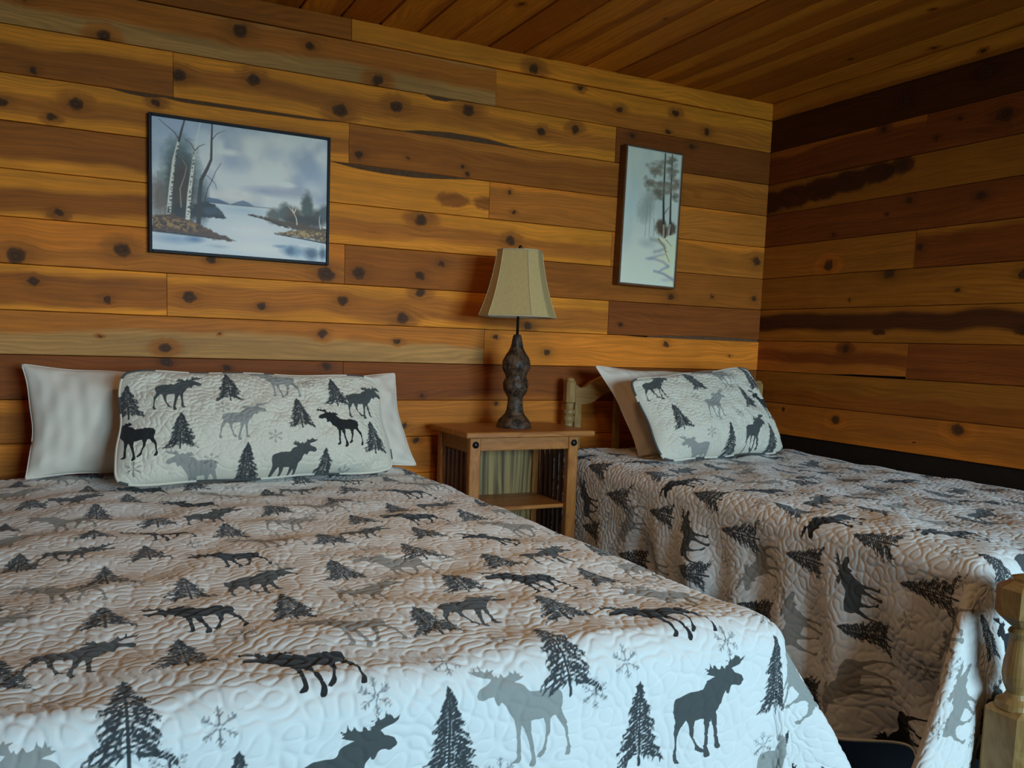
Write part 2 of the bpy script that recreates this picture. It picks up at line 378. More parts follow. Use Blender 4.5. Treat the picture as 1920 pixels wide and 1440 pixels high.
# rows of the back wall: (row, x0, x1, sapwood, heartwood, heart from, heart to, knots, {edges})
BACK = [
 (0,-1.7,-.3,'y','h',.2,.9,[],{}),(0,-.3,.973,'o','h',-1,2,[],{}),
 (0,.973,3.072,'y','b',-1,-.5,[(.78,.026,.026)],{}),
 (1,-1.7,-.9,'g','h',.3,.8,[],{}),
 (1,-.9,1.583,'g','b',.42,1.0,[(1.468,.112,.031),(1.716,.102,.02),(1.023,.012,.025),(1.98,.022,.026),(.793,.1,.025)],{}),
 (1,1.583,3.072,'y','b',.02,.62,[(.4,.136,.014),(.606,.075,.018),(.91,.103,.018),(1.093,.046,.02),(.871,.016,.016)],{}),
 (2,-1.7,-.3,'y','h',.1,.7,[],{}),(2,-.3,.343,'y','h',-.2,.62,[(.214,.02,.014)],{}),
 (2,.343,2.176,'y','b',.32,.72,[(.018,.077,.026),(.272,.102,.026),(.591,.042,.031),(.812,.088,.028),(1.12,.119,.03),(1.459,.081,.019),(1.622,.114,.022)],{'bot':[(.84,0),(.92,.012),(1.05,.021),(1.2,.018),(1.36,0)],'top':[(.93,0),(.97,.013),(1.02,.012),(1.07,0)]}),
 (2,2.176,3.072,'b','r',-1,2,[(.085,.125,.016),(.418,.121,.018)],{}),
 (3,-1.7,-.9,'y','h',.2,.8,[],{}),
 (3,-.9,.971,'y','b',.22,.62,[(.726,.055,.016),(.939,.081,.026),(.866,.028,.014),(1.188,.125,.017)],{'top':[(1.04,0),(1.10,.009),(1.17,.013),(1.19,.004),(1.22,.004),(1.28,.012),(1.5,.010),(1.72,.008),(1.84,0)]}),
 (3,.971,3.072,'b','h',-.3,.78,[(.038,.038,.019),(.239,.05,.008),(.475,.046,.01),(.497,.018,.011)],{}),
 (4,-1.7,-.3,'o','h',.1,.9,[],{}),(4,-.3,.343,'y','h',.22,2,[],{}),
 (4,.343,1.568,'y','h',-1,-.6,[(1.06,.060,-.030),(1.225,.06,-.030)],{'top':[(.56,0),(.66,.014),(.78,.021),(.9,.021),(1.02,.013),(1.14,0)]}),
 (4,1.568,3.072,'o','b',-.5,.9,[(.115,.037,.011),(.092,.118,.01)],{}),
 (5,-1.7,-.9,'y','h',.2,.7,[],{}),(5,-.9,.343,'y','h',.18,.66,[(.877,.027,.016)],{}),
 (5,.343,2.178,'y','b',.22,.62,[(.928,.12,.029),(1.332,.071,.025)],{}),
 (5,2.178,3.072,'o','b',-.1,.85,[(.847,.084,.028)],{}),
 (6,-1.7,-.3,'o','h',-.1,.9,[],{}),(6,-.3,.96,'o','b',-.4,.5,[(.152,.025,.033),(.475,.071,.03),(.766,.057,.016),(1.189,.033,.036)],{}),
 (6,.96,3.072,'o','h',-1,2,[(.056,.046,.029),(.31,.052,.021),(.401,.105,.015),(1.558,.034,.017),(1.803,.05,.01),(2.063,.051,.017)],{}),
 (7,-1.7,-.9,'y','h',.2,.7,[],{}),(7,-.9,.317,'y','h',.1,.82,[(.8,.098,.018),(1.022,.048,.015)],{}),
 (7,.317,2.178,'y','b',.12,.72,[(.075,.07,.025),(.328,.05,.016),(.638,.086,.025),(.957,.136,.023),(.884,.03,.03),(1.454,.021,.02)],{}),
 (7,2.178,3.072,'h','r',-1,2,[(.067,.049,.012)],{'bot':[(.25,0),(.35,.006),(.55,.009),(.75,.007),(.894,.004)]}),
 (8,-1.7,-.3,'g','h',.3,.7,[],{}),(8,-.3,1.564,'g','b',.55,1.1,[(.61,.035,.021),(1.177,.104,.02),(1.481,.085,.014),(.395,.07,.006),(.8,.09,.006)],{}),
 (8,1.564,3.072,'o','o',-1,2,[(.056,.117,.014),(.304,.06,.018),(.94,.114,.018),(1.326,.069,.008)],{'top':[(.7,0),(.8,.004),(1.508,.006)]}),
 (9,-1.7,-.9,'h','r',-1,2,[],{}),(9,-.9,.96,'h','r',-1,2,[(1.213,.137,.022),(1.421,.118,.014),(1.789,.13,.018)],{}),
 (9,.96,3.072,'h','r',.06,2,[(.33,.02,.01)],{}),
 (10,-1.7,-.3,'b','h',0,.8,[],{}),(10,-.3,.343,'o','h',-.2,.7,[],{}),
 (10,.343,3.072,'o','b',-1,2,[(.874,.047,.015),(1.287,.134,.01)],{}),
 (11,-1.7,-.9,'o','b',0,.8,[],{}),(11,-.9,1.564,'o','b',.1,.7,[(2.17,.135,.014)],{}),(11,1.564,3.072,'o','b',-.2,.8,[],{}),
]
for r in range(12, 16):
    j = [-1.7, -.3, .96, 3.072] if r % 2 else [-1.7, -.9, 1.564, 3.072]
    for a, c in zip(j[:-1], j[1:]): BACK.append((r, a, c, random.choice('yob'), 'h', random.uniform(-.2, .3), random.uniform(.5, 1.1), [((c-a)*.4, .07, .018)], {}))
for (r, a, c, sp_, ht, lo, hi, kn, ed) in BACK:
    plank(wb, c-a, Z[r]-Z[r+1], sp_, ht, lo, hi, kn, ((a, 0, Z[r+1]), (0, 0, 0)), ed.get('top'), ed.get('bot'), proud=.010 if r == 0 else random.uniform(0, .0025))
# bark left on the waney edges
def bark(x0, x1, z0, z1):
    bm = bmesh.new(); n = 14; top = []; 
    pts = [(x0+(x1-x0)*k/n, z1+random.uniform(-.002, .002)) for k in range(n+1)]+[(x1-(x1-x0)*k/n, z0+random.uniform(-.002, .002)) for k in range(n+1)]
    prism(bm, pts, .0022, .018); bmobj('bark_edge', bm, BARK, wb)
bark(1.18, 1.70, Z[3]-.001, Z[3]+.024); bark(.90, 1.48, Z[4]-.023, Z[4]+.002); bark(.14, .95, Z[3]-.015, Z[3]+.002); bark(1.26, 1.42, Z[2]-.014, Z[2]+.002); bark(2.40, 3.07, Z[8]-.008, Z[8]+.011)

# right wall: local x runs from the corner towards the camera (world -y)
RW = lambda s, z: ((XR, -s, z), (0, 0, -PI/2))
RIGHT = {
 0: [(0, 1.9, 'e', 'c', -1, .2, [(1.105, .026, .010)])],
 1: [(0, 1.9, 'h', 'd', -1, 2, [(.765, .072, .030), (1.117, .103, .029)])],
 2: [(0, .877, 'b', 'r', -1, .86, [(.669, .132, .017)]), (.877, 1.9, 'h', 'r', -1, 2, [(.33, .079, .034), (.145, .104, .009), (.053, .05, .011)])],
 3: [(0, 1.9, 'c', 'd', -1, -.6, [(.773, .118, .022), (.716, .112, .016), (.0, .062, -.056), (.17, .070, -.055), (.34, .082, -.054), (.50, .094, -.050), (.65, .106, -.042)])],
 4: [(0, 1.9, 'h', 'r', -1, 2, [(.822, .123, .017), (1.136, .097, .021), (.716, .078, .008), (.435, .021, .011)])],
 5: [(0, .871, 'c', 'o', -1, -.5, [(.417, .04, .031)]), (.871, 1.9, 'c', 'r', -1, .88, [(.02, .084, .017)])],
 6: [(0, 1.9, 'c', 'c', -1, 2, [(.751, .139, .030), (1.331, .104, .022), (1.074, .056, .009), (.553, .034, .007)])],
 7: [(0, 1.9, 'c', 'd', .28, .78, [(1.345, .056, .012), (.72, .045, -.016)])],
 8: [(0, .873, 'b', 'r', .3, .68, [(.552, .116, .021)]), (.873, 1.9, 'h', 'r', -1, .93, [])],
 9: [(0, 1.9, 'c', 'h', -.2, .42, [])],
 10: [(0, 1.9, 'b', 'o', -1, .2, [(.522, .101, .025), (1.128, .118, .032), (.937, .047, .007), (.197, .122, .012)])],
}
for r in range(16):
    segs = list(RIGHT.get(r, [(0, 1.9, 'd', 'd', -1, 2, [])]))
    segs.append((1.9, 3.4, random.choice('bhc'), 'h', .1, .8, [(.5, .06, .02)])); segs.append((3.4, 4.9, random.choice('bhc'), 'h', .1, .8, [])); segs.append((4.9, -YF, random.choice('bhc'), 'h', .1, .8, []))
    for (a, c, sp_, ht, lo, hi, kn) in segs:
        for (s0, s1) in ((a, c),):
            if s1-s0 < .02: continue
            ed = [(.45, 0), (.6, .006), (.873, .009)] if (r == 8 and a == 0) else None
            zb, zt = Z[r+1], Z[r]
            if r >= 11: # near-black recessed boards at the bottom of this wall
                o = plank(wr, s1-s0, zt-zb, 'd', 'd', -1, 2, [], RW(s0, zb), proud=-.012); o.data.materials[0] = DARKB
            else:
                plank(wr, s1-s0, zt-zb, sp_, ht, lo, hi, [(k[0]-(s0-a), k[1], k[2]) for k in kn], RW(s0, zb), None, ed, proud=.012 if r == 0 else random.uniform(0, .0025), tone=.78)  # tone darkens the boards to stand in for this wall's dimmer light
box('backing', GAP, wr, XR+.021, XR+.12, YF-.1, .1, 0, CEIL+.1, 0)

# left and front walls, out of the picture
for r in range(16):
    for (a, c) in ((0, 1.7), (1.7, 3.2), (3.2, -YF)) if r % 2 else ((0, .9), (.9, 2.6), (2.6, -YF)):
        plank(wl, c-a, Z[r]-Z[r+1], random.choice('yobg'), 'h', random.uniform(-.3, .3), random.uniform(.5, 1.1), [((c-a)*.3, .06, .02)], ((XL, -c, Z[r+1]), (0, 0, PI/2)))
    for (a, c) in ((-1.7, -.3), (-.3, WIN_F[0]), (WIN_F[0], WIN_F[1]), (WIN_F[1], 3.072)):
        if a == WIN_F[0] and Z[r] > WIN_F[2]+.01 and Z[r+1] < WIN_F[3]-.01: continue
        plank(wf, c-a, Z[r]-Z[r+1], random.choice('yobg'), 'h', random.uniform(-.3, .3), random.uniform(.5, 1.1), [((c-a)*.3, .06, .02)], ((c, YF, Z[r+1]), (0, 0, PI)))
box('backing', GAP, wl, XL-.12, XL-.021, YF-.1, .1, 0, CEIL+.1, 0)
bm = bmesh.new(); x0, x1, z0, z1 = WIN_F

for (a, c, d, e) in ((XL-.1, x0, 0, CEIL+.1), (x1, XR+.1, 0, CEIL+.1), (x0, x1, 0, z0), (x0, x1, z1, CEIL+.1)): bx(bm, a, c, YF-.12, YF-.021, d, e)
bmobj('backing', bm, GAP, wf)

# ceiling boards run towards the camera
x = .2326*DIST-.1525*12; k = 0
while x < XR-.02:
    w = min(.1525, XR-x)
    if x+w > XL:
        x0 = max(x, XL)
        plank(ce, -YF, x+w-x0, ['e', 'c', 'e', 'e'][k % 4], 'c', random.uniform(-.4, .1), random.uniform(.1, .6), [(random.uniform(.3, 2.2), random.uniform(.04, .11), random.choice([.006, .01, .014])) for _ in range(2)],
              ((x+w, -.004, CEIL), (PI/2, 0, -PI/2)), gap=.008, proud=random.uniform(0, .006))
    x += .1525; k += 1
box('backing', GAP, ce, XL-.12, XR+.12, YF-.12, .12, CEIL+.021, CEIL+.1, 0)
fl = box('floor', CARPET, None, XL-.12, XR+.12, YF-.12, .12, -.08, 0, 0); tag(fl, 'dark carpet floor between and below the beds', 'floor', kind='structure')
gr = box('lawn', GRASS, None, -30, 30, -35, 25, -.6, -.5, 0); tag(gr, 'grassy ground outside the cabin windows', 'ground', kind='structure')

def window(name, label, horiz, a0, a1, z0, z1, at):
    """horiz 'y': in the right wall (runs along y); 'x': in the front wall"""
    cx = (a0+a1)/2
    w = empty(name, (at, cx, z0) if horiz == 'y' else (cx, at, z0)); tag(w, label, 'window', kind='structure')
    def b_(nm, mat, p0, p1, q0, q1, d0, d1, bev=.003):
        return box(nm, mat, w, at+d0, at+d1, p0, p1, q0, q1, bev) if horiz == 'y' else box(nm, mat, w, p0, p1, at-d1, at-d0, q0, q1, bev)
    t = .06
    b_('frame', PAINTW, a0, a0+t, z0, z1, -.02, .12); b_('frame', PAINTW, a1-t, a1, z0, z1, -.02, .12)
    b_('frame', PAINTW, a0+t, a1-t, z1-t, z1, -.02, .12); b_('sill', PAINTW, a0-.04, a1+.04, z0-.02, z0+.04, -.05, .12)
    b_('mullion', PAINTW, cx-.025, cx+.025, z0+.04, z1-t, .02, .07)
    b_('pane', GLASS, a0+t, cx-.025, z0+.04, z1-t, .042, .048, 0); b_('pane', GLASS, cx+.025, a1-t, z0+.04, z1-t, .042, .048, 0)
window('window_1', 'wide window in the front wall facing the beds', 'x', WIN_F[0], WIN_F[1], WIN_F[2], WIN_F[3], YF)

# ------------------------------------------------------------------ the moose, tree and snowflake print
KM = [ # walking bull moose seen from its left side, traced as overlapping outlines
 [(1365,540),(1330,515),(1250,495),(1150,470),(1060,485),(940,485),(890,455),(850,405),(800,375),(720,355),(760,340),(820,330),(850,310),(872,293),(820,300),(800,290),(842,243),(800,265),(778,268),(765,188),(750,240),(735,265),(705,250),(690,193),(680,240),(660,270),(600,285),(575,238),(555,233),(540,275),(510,285),(500,245),(470,270),(460,240),(440,225),(470,200),(535,167),(470,180),(425,195),(420,150),(433,105),(405,160),(385,195),(350,190),(325,170),(317,92),(293,108),(300,160),(305,185),(270,185),(240,170),(252,126),(220,150),(215,180),(180,160),(136,116),(160,170),(200,205),(250,235),(320,255),(380,270),(430,285),(390,320),(330,350),(240,380),(205,440),(220,480),(290,505),(350,480),(430,475),(450,530),(480,592),(500,585),(525,540),(560,575),(600,620),(640,700),(700,780),(720,850),(800,870),(860,870),(930,825),(1040,820),(1110,815),(1210,810),(1280,800),(1350,740),(1385,650)],
 [(715,820),(725,920),(735,1030),(730,1130),(735,1230),(670,1285),(690,1302),(760,1297),(792,1255),(787,1170),(782,1060),(787,980),(800,880)],
 [(815,860),(850,950),(888,1060),(918,1180),(928,1260),(898,1340),(905,1367),(960,1367),(992,1320),(987,1260),(962,1140),(927,960),(925,830)],
 [(1095,810),(1125,900),(1130,1000),(1100,1110),(1070,1180),(998,1260),(1040,1278),(1112,1232),(1128,1190),(1122,1150),(1152,1060),(1187,990),(1192,900),(1220,800)],
 [(1260,790),(1330,890),(1388,980),(1413,1100),(1423,1190),(1378,1295),(1452,1302),(1478,1220),(1453,1160),(1438,1020),(1427,900),(1380,820),(1360,740)]]
DM = [ # standing moose seen from its right side
 [(195,640),(215,600),(290,560),(365,530),(430,527),(520,525),(545,500),(560,455),(600,410),(650,385),(680,375),(620,350),(580,335),(548,303),(590,318),(610,318),(566,265),(568,243),(600,268),(615,270),(624,183),(640,240),(652,275),(668,250),(682,188),(690,240),(700,270),(722,290),(745,290),(755,233),(775,255),(790,290),(808,300),(805,238),(825,260),(845,240),(845,215),(820,205),(783,168),(830,190),(860,200),(848,118),(870,155),(885,195),(915,185),(935,160),(935,100),(955,150),(958,185),(972,146),(990,175),(1000,205),(1030,190),(1055,162),(1040,215),(1000,255),(960,275),(910,290),(880,315),(905,330),(920,365),(960,385),(1005,415),(1030,480),(1020,515),(985,545),(960,550),(930,530),(880,535),(865,570),(835,640),(815,615),(805,580),(780,625),(760,680),(740,760),(690,830),(685,880),(620,905),(545,905),(430,905),(340,895),(280,900),(215,850),(195,740)],
 [(625,870),(622,935),(640,1010),(650,1100),(655,1200),(660,1300),(680,1327),(720,1327),(742,1300),(705,1255),(700,1200),(690,1080),(687,960),(690,850)],
 [(540,880),(545,1030),(545,1130),(535,1240),(530,1300),(528,1385),(545,1417),(580,1417),(602,1385),(590,1340),(575,1290),(580,1180),(585,1050),(605,985),(625,890)],
 [(340,880),(365,960),(375,1060),(400,1140),(435,1240),(428,1285),(470,1320),(500,1340),(530,1337),(530,1300),(490,1270),(455,1220),(425,1140),(420,1080),(432,960),(432,880)],
 [(215,830),(220,900),(195,1030),(205,1080),(210,1180),(205,1260),(188,1310),(193,1380),(215,1440),(268,1432),(245,1395),(235,1370),(230,1250),(232,1170),(247,1080),(280,990),(335,880)]]
def norm_shape(polys, w, h, mirror=False):
    A = np.concatenate([np.array(p, float) for p in polys]); lo, hi_ = A.min(0), A.max(0)
    out = []
    for p in polys:
        q = (np.array(p, float)-(lo+hi_)/2)/(hi_-lo); q[:, 1] *= -1
        if mirror: q[:, 0] *= -1
        out.append(q*np.array([w, h]))
    return out
def sdf_poly(X, Y, poly):
    P = poly; Q = np.roll(P, -1, 0); inside = np.zeros(X.shape, bool); d2 = np.full(X.shape, 1e9)
    for (ax, ay), (bx_, by) in zip(P, Q):
        ex, ey = bx_-ax, by-ay
        t = np.clip(((X-ax)*ex+(Y-ay)*ey)/(ex*ex+ey*ey+1e-12), 0, 1)
        d2 = np.minimum(d2, (X-ax-t*ex)**2+(Y-ay-t*ey)**2)
        cond = ((ay > Y) != (by > Y))
        if by != ay: inside ^= cond & (X < (bx_-ax)*(Y-ay)/(by-ay)+ax)
    d = np.sqrt(d2)
    return np.where(inside, -d, d)
def sdf_segs(X, Y, segs):
    d = np.full(X.shape, 1e9)
    for (ax, ay, bx_, by, w0, w1) in segs:
        ex, ey = bx_-ax, by-ay
        t = np.clip(((X-ax)*ex+(Y-ay)*ey)/(ex*ex+ey*ey+1e-12), 0, 1)
        d = np.minimum(d, np.hypot(X-ax-t*ex, Y-ay-t*ey)-(w0+(w1-w0)*t))
    return d
def make_tree(w, h, seed):
    r = random.Random(seed); segs = [(0, -h/2, 0, h/2, .0026, .0010)]
    n = 20
    for k in range(n):
        f = k/(n-1); y = -h/2+h*(.13+.83*f); env = (w/2)*((1-f)**.9)+.004
        for s in (-1, 1):
            L = env*r.uniform(.62, 1.08)
            x1 = s*L; y1 = y-L*r.uniform(.18, .40)
            mx, my = x1*.5, y-L*.06
            segs.append((0, y+.004, mx, my, .0014, .0020)); segs.append((mx, my, x1, y1, .0024, .0010))
            for q in range(int(2+L/.009)):
                u = r.uniform(.15, 1.0)
                bx0, by0 = (x1*u, y+(y1-y)*u) if u > .5 else (mx*u*2, y+(my-y)*u*2)
                segs.append((bx0, by0, bx0+s*r.uniform(-.003, .009), by0-r.uniform(.002, .011), .0018, .0007))
    return segs
def make_flake(R):
    segs = []
    for k in range(6):
        a = PI/6+k*PI/3; c, s = math.cos(a), math.sin(a)
        segs.append((c*R*.12, s*R*.12, c*R, s*R, .0021, .0018))
        for (f, l) in ((.45, .36), (.72, .28)):
            for g in (-1, 1):
                a2 = a+g*PI/4.2; segs.append((c*R*f, s*R*f, c*R*f+math.cos(a2)*R*l, s*R*f+math.sin(a2)*R*l, .0018, .0015))
    return segs
SHAPES = {'K': (0, norm_shape(KM, .168, .168)), 'D': (1, norm_shape(KM, .168, .160, True)), 'D2': (1, norm_shape(DM, .158, .176)),
          'G': (2, norm_shape(KM, .170, .168)), 'Gr': (2, norm_shape(KM, .165, .160, True))}
TREES = [make_tree(.094, .142, k) for k in range(4)]; BIGT = [make_tree(.108, .165, 20+k) for k in range(2)]; FLAKE = make_flake(.026)
def stamp(mask, A, B, ca, cb, kind, idx=0, scale=1.0):
    """A,B: 2-D cloth coordinates of the grid (separable), mask (...,4)"""
    R = .125*scale
    ia = np.where(np.abs(A[:, 0]-ca) < R)[0]; jb = np.where(np.abs(B[0, :]-cb) < R)[0]
    if len(ia) < 2 or len(jb) < 2: return
    si, sj = slice(ia[0], ia[-1]+1), slice(jb[0], jb[-1]+1)
    X = (A[si, sj]-ca)/scale; Y = (B[si, sj]-cb)/scale
    if kind in SHAPES:
        ch, polys = SHAPES[kind]; d = np.full(X.shape, 1e9)
        for p in polys: d = np.minimum(d, sdf_poly(X, Y, p))
    else:
        ch = 3; segs = FLAKE if kind == 'S' else (BIGT[idx % 2] if kind == 'L' else TREES[idx % 4]); d = sdf_segs(X, Y, segs)
    w = .0035 if ch < 3 else .0022
    v = np.clip(.5-d/(2*w), 0, 1)
    if kind == 'S': v *= .66
    mask[si, sj, ch] = np.maximum(mask[si, sj, ch], v)
PX, PY = .645, .665
CELL = [('K', .296, -2.105), ('K', .18, -1.82), ('D', .012, -1.95), ('D2', .34, -1.64), ('G', .40, -1.985), ('Gr', .516, -1.775), ('G', -.028, -1.593),
        ('L', .059, -2.16), ('T', .148, -1.985), ('T', .545, -1.985), ('T', .345, -1.82), ('T', .046, -1.768), ('T', .193, -1.645), ('T', .497, -1.605),
        ('S', .17, -2.205), ('S', .385, -2.198), ('S', .505, -2.16), ('S', .615, -2.11), ('S', .462, -1.73), ('S', .452, -1.885), ('S', .105, -1.58), ('S', .245, -1.94), ('S', .58, -1.68)]
def print_field(A, B, oa, ob):
    mask = np.zeros(A.shape+(4,)); a0, a1, b0, b1 = A.min(), A.max(), B.min(), B.max()
    for i in range(int((a0-oa)/PX)-2, int((a1-oa)/PX)+3):
        for j in range(int((b0-ob+2)/PY)-3, int((b1-ob+2.2)/PY)+4):
            for q, (k, cx, cy) in enumerate(CELL):
                ca, cb = cx+oa+i*PX, cy+ob+j*PY
                if a0-.1 < ca < a1+.1 and b0-.1 < cb < b1+.1: stamp(mask, A, B, ca, cb, k, q)
    return mask
def waves(lam, n, seed, spread=.25):
    r = np.random.default_rng(seed); th = r.uniform(0, PI, n); kk = 2*PI/(lam*(1+spread*r.uniform(-1, 1, n))); ph = r.uniform(0, 2*PI, n)
    def f(A, B):
        s = np.zeros(A.shape)
        for t, k_, p_ in zip(th, kk, ph): s += np.sin(k_*(math.cos(t)*A+math.sin(t)*B)+p_)
        return s/math.sqrt(n/2)
    return f
QUILTING = waves(.035, 22, 3, .18)
def puff(A, B, amp=.0030):
    """meander-stitched quilting: grooves along the zero lines of a band-limited field"""
    n = QUILTING(A, B)
    return amp*(1-np.exp(-(n/.42)**2))
def set_print(me, mask):
    at = me.attributes.new('print', 'FLOAT_COLOR', 'POINT'); at.data.foreach_set('color', mask.reshape(-1, 4).astype(np.float32).ravel())
def spaced(a, b, f):
    """coordinates from a to b with step f(x)"""
    out = [a]; 
    while out[-1] < b: out.append(out[-1]+f(out[-1]))
    out = np.array(out); return a+(out-a)*(b-a)/(out[-1]-a)
def draped_quilt(name, x0, x1, yh, yf, zt, hang_l, hang_r, hang_f, flare, oa, ob, stepa, stepb, parent=None, rd=.055, seed=1, side_wave=.02):
    """cloth lying on x0..x1, yh..yf (yf = foot, smaller) and hanging over the two sides and the foot"""
    a = spaced(x0-hang_l, x1+hang_r, stepa); b = spaced(yf-hang_f, yh, stepb)
    A, B = np.meshgrid(a, b, indexing='ij')
    right = A > (x0+x1)/2
    da = np.maximum(np.where(right, A-x1, x0-A), 0); db = np.maximum(yf-B, 0)
    p = 5.0
    s = (da**p+db**p)**(1/p); th = np.arctan2(db, da)
    q = rd*PI/2; ph = np.minimum(s/rd, PI/2); sh = np.maximum(s-q, 0)
    out = rd*np.sin(ph); drop = rd*(1-np.cos(ph))+sh
    lw = waves(.34, 9, seed+5, .5); n1 = lw(A, B); mid = waves(.16, 9, seed+9, .4)
    corner = (da > 0) & (db > 0)
    fl = flare(th, right)*sh*np.where(corner, 1, 0)
    side = side_wave*(waves(.27, 5, seed+2, .35)(B+.25*drop, B*0)*.8+n1*.3)
    foot = .012*waves(.40, 5, seed+3, .3)(A, A*0)
    wgt = np.clip(th/(PI/2), 0, 1)
    hr = np.clip((-.45-B)/.45, 0, 1)*(1-wgt)+wgt
    out = out+fl+(side*hr*(1-wgt)+foot*wgt)*np.clip(sh/.30, 0, 1.6)+.06*sh*hr
    sg = np.where(right, 1.0, -1.0)
    ct, st = np.cos(th), np.sin(th)
    flat = s <= 0
    X = np.where(flat, A, np.where(da > 0, np.where(right, x1, x0), A)+sg*out*np.where(da > 0, ct, 0))
    Y = np.where(flat, B, np.where(db > 0, yf, B)-out*np.where(db > 0, st, 0))
    Zc = zt-drop
    crown = .010*(1-np.clip(np.abs((A-(x0+x1)/2)/((x1-x0)/2)), 0, 1)**4)
    Zc = Zc+np.where(s < .05, crown+.0035*n1+.0015*mid(A, B), crown*0)*np.clip(1-s/.05, 0, 1)
    P = np.stack([X, Y, Zc], -1)
    Tu = np.gradient(P, a, axis=0); Tv = np.gradient(P, b, axis=1)
    N = np.cross(Tu, Tv); N /= np.linalg.norm(N, axis=-1, keepdims=True)+1e-9
    hem = np.minimum.reduce([A-a[0], a[-1]-A, B-b[0]]); P = P+N*(puff(A, B)*np.clip(hem/.02, 0, 1))[..., None]
    F = gridfaces(*A.shape)
    me = npmesh(name, P.reshape(-1, 3), F); set_print(me, print_field(A, B, oa, ob))
    o = link(name, me, QUILT, parent, True)
    hemline = np.concatenate([P[0, ::-3], P[::3, 0], P[-1, ::3]]); V, F = tube_np(hemline, .0045, 6)
    pm = npmesh('binding', V, F); set_print(pm, np.zeros((len(V), 4))); link('binding', pm, QUILT, o, True)
    return o, P, a, b

# ------------------------------------------------------------------ wide bed on the left
B1 = dict(x0=-.19, x1=1.135, yh=-.16, yf=-2.15, zt=.628)
bed = empty('double_bed', (.47, -1.15, 0)); tag(bed, 'wide double bed hidden below the quilt on the left', 'bed')
box('mattress', TICK, bed, B1['x0']+.03, B1['x1']-.03, B1['yf']+.03, -.10, .36, .598, .045, 3)
box('box_spring', TICK, bed, B1['x0']+.04, B1['x1']-.04, B1['yf']+.05, -.10, .20, .355, .02, 2)
for xx in (B1['x0']+.06, B1['x1']-.06): box('side_rail', PINE_X, bed, xx-.02, xx+.02, B1['yf']+.06, -.08, .13, .198, .004)
for xx in (B1['x0']+.08, B1['x1']-.12):
    for yy in (B1['yf']+.09, -.16): box('leg', PINE_Z, bed, xx, xx+.05, yy-.025, yy+.025, 0, .128, .004)
def flare1(th, right):
    g = .50*np.exp(-((th-.42)/.26)**2)-.10*np.exp(-((th-1.02)/.17)**2)+.10*np.exp(-((th-1.35)/.15)**2)
    return np.where(right, g, .3*np.sin(2*th))
q1, _, _, _ = draped_quilt('quilt', B1['x0'], B1['x1'], -.16, B1['yf'], B1['zt'], .24, .42, .46, flare1, 0.0, 0.0,
    lambda a: .0030 if a > -.12 else .006, lambda b: .0030 if b < -1.5 else (.0034 if b < -.9 else .0042))
tag(q1, 'white quilt printed with moose and fir trees on the wide left bed', 'quilt', 'moose print quilts')

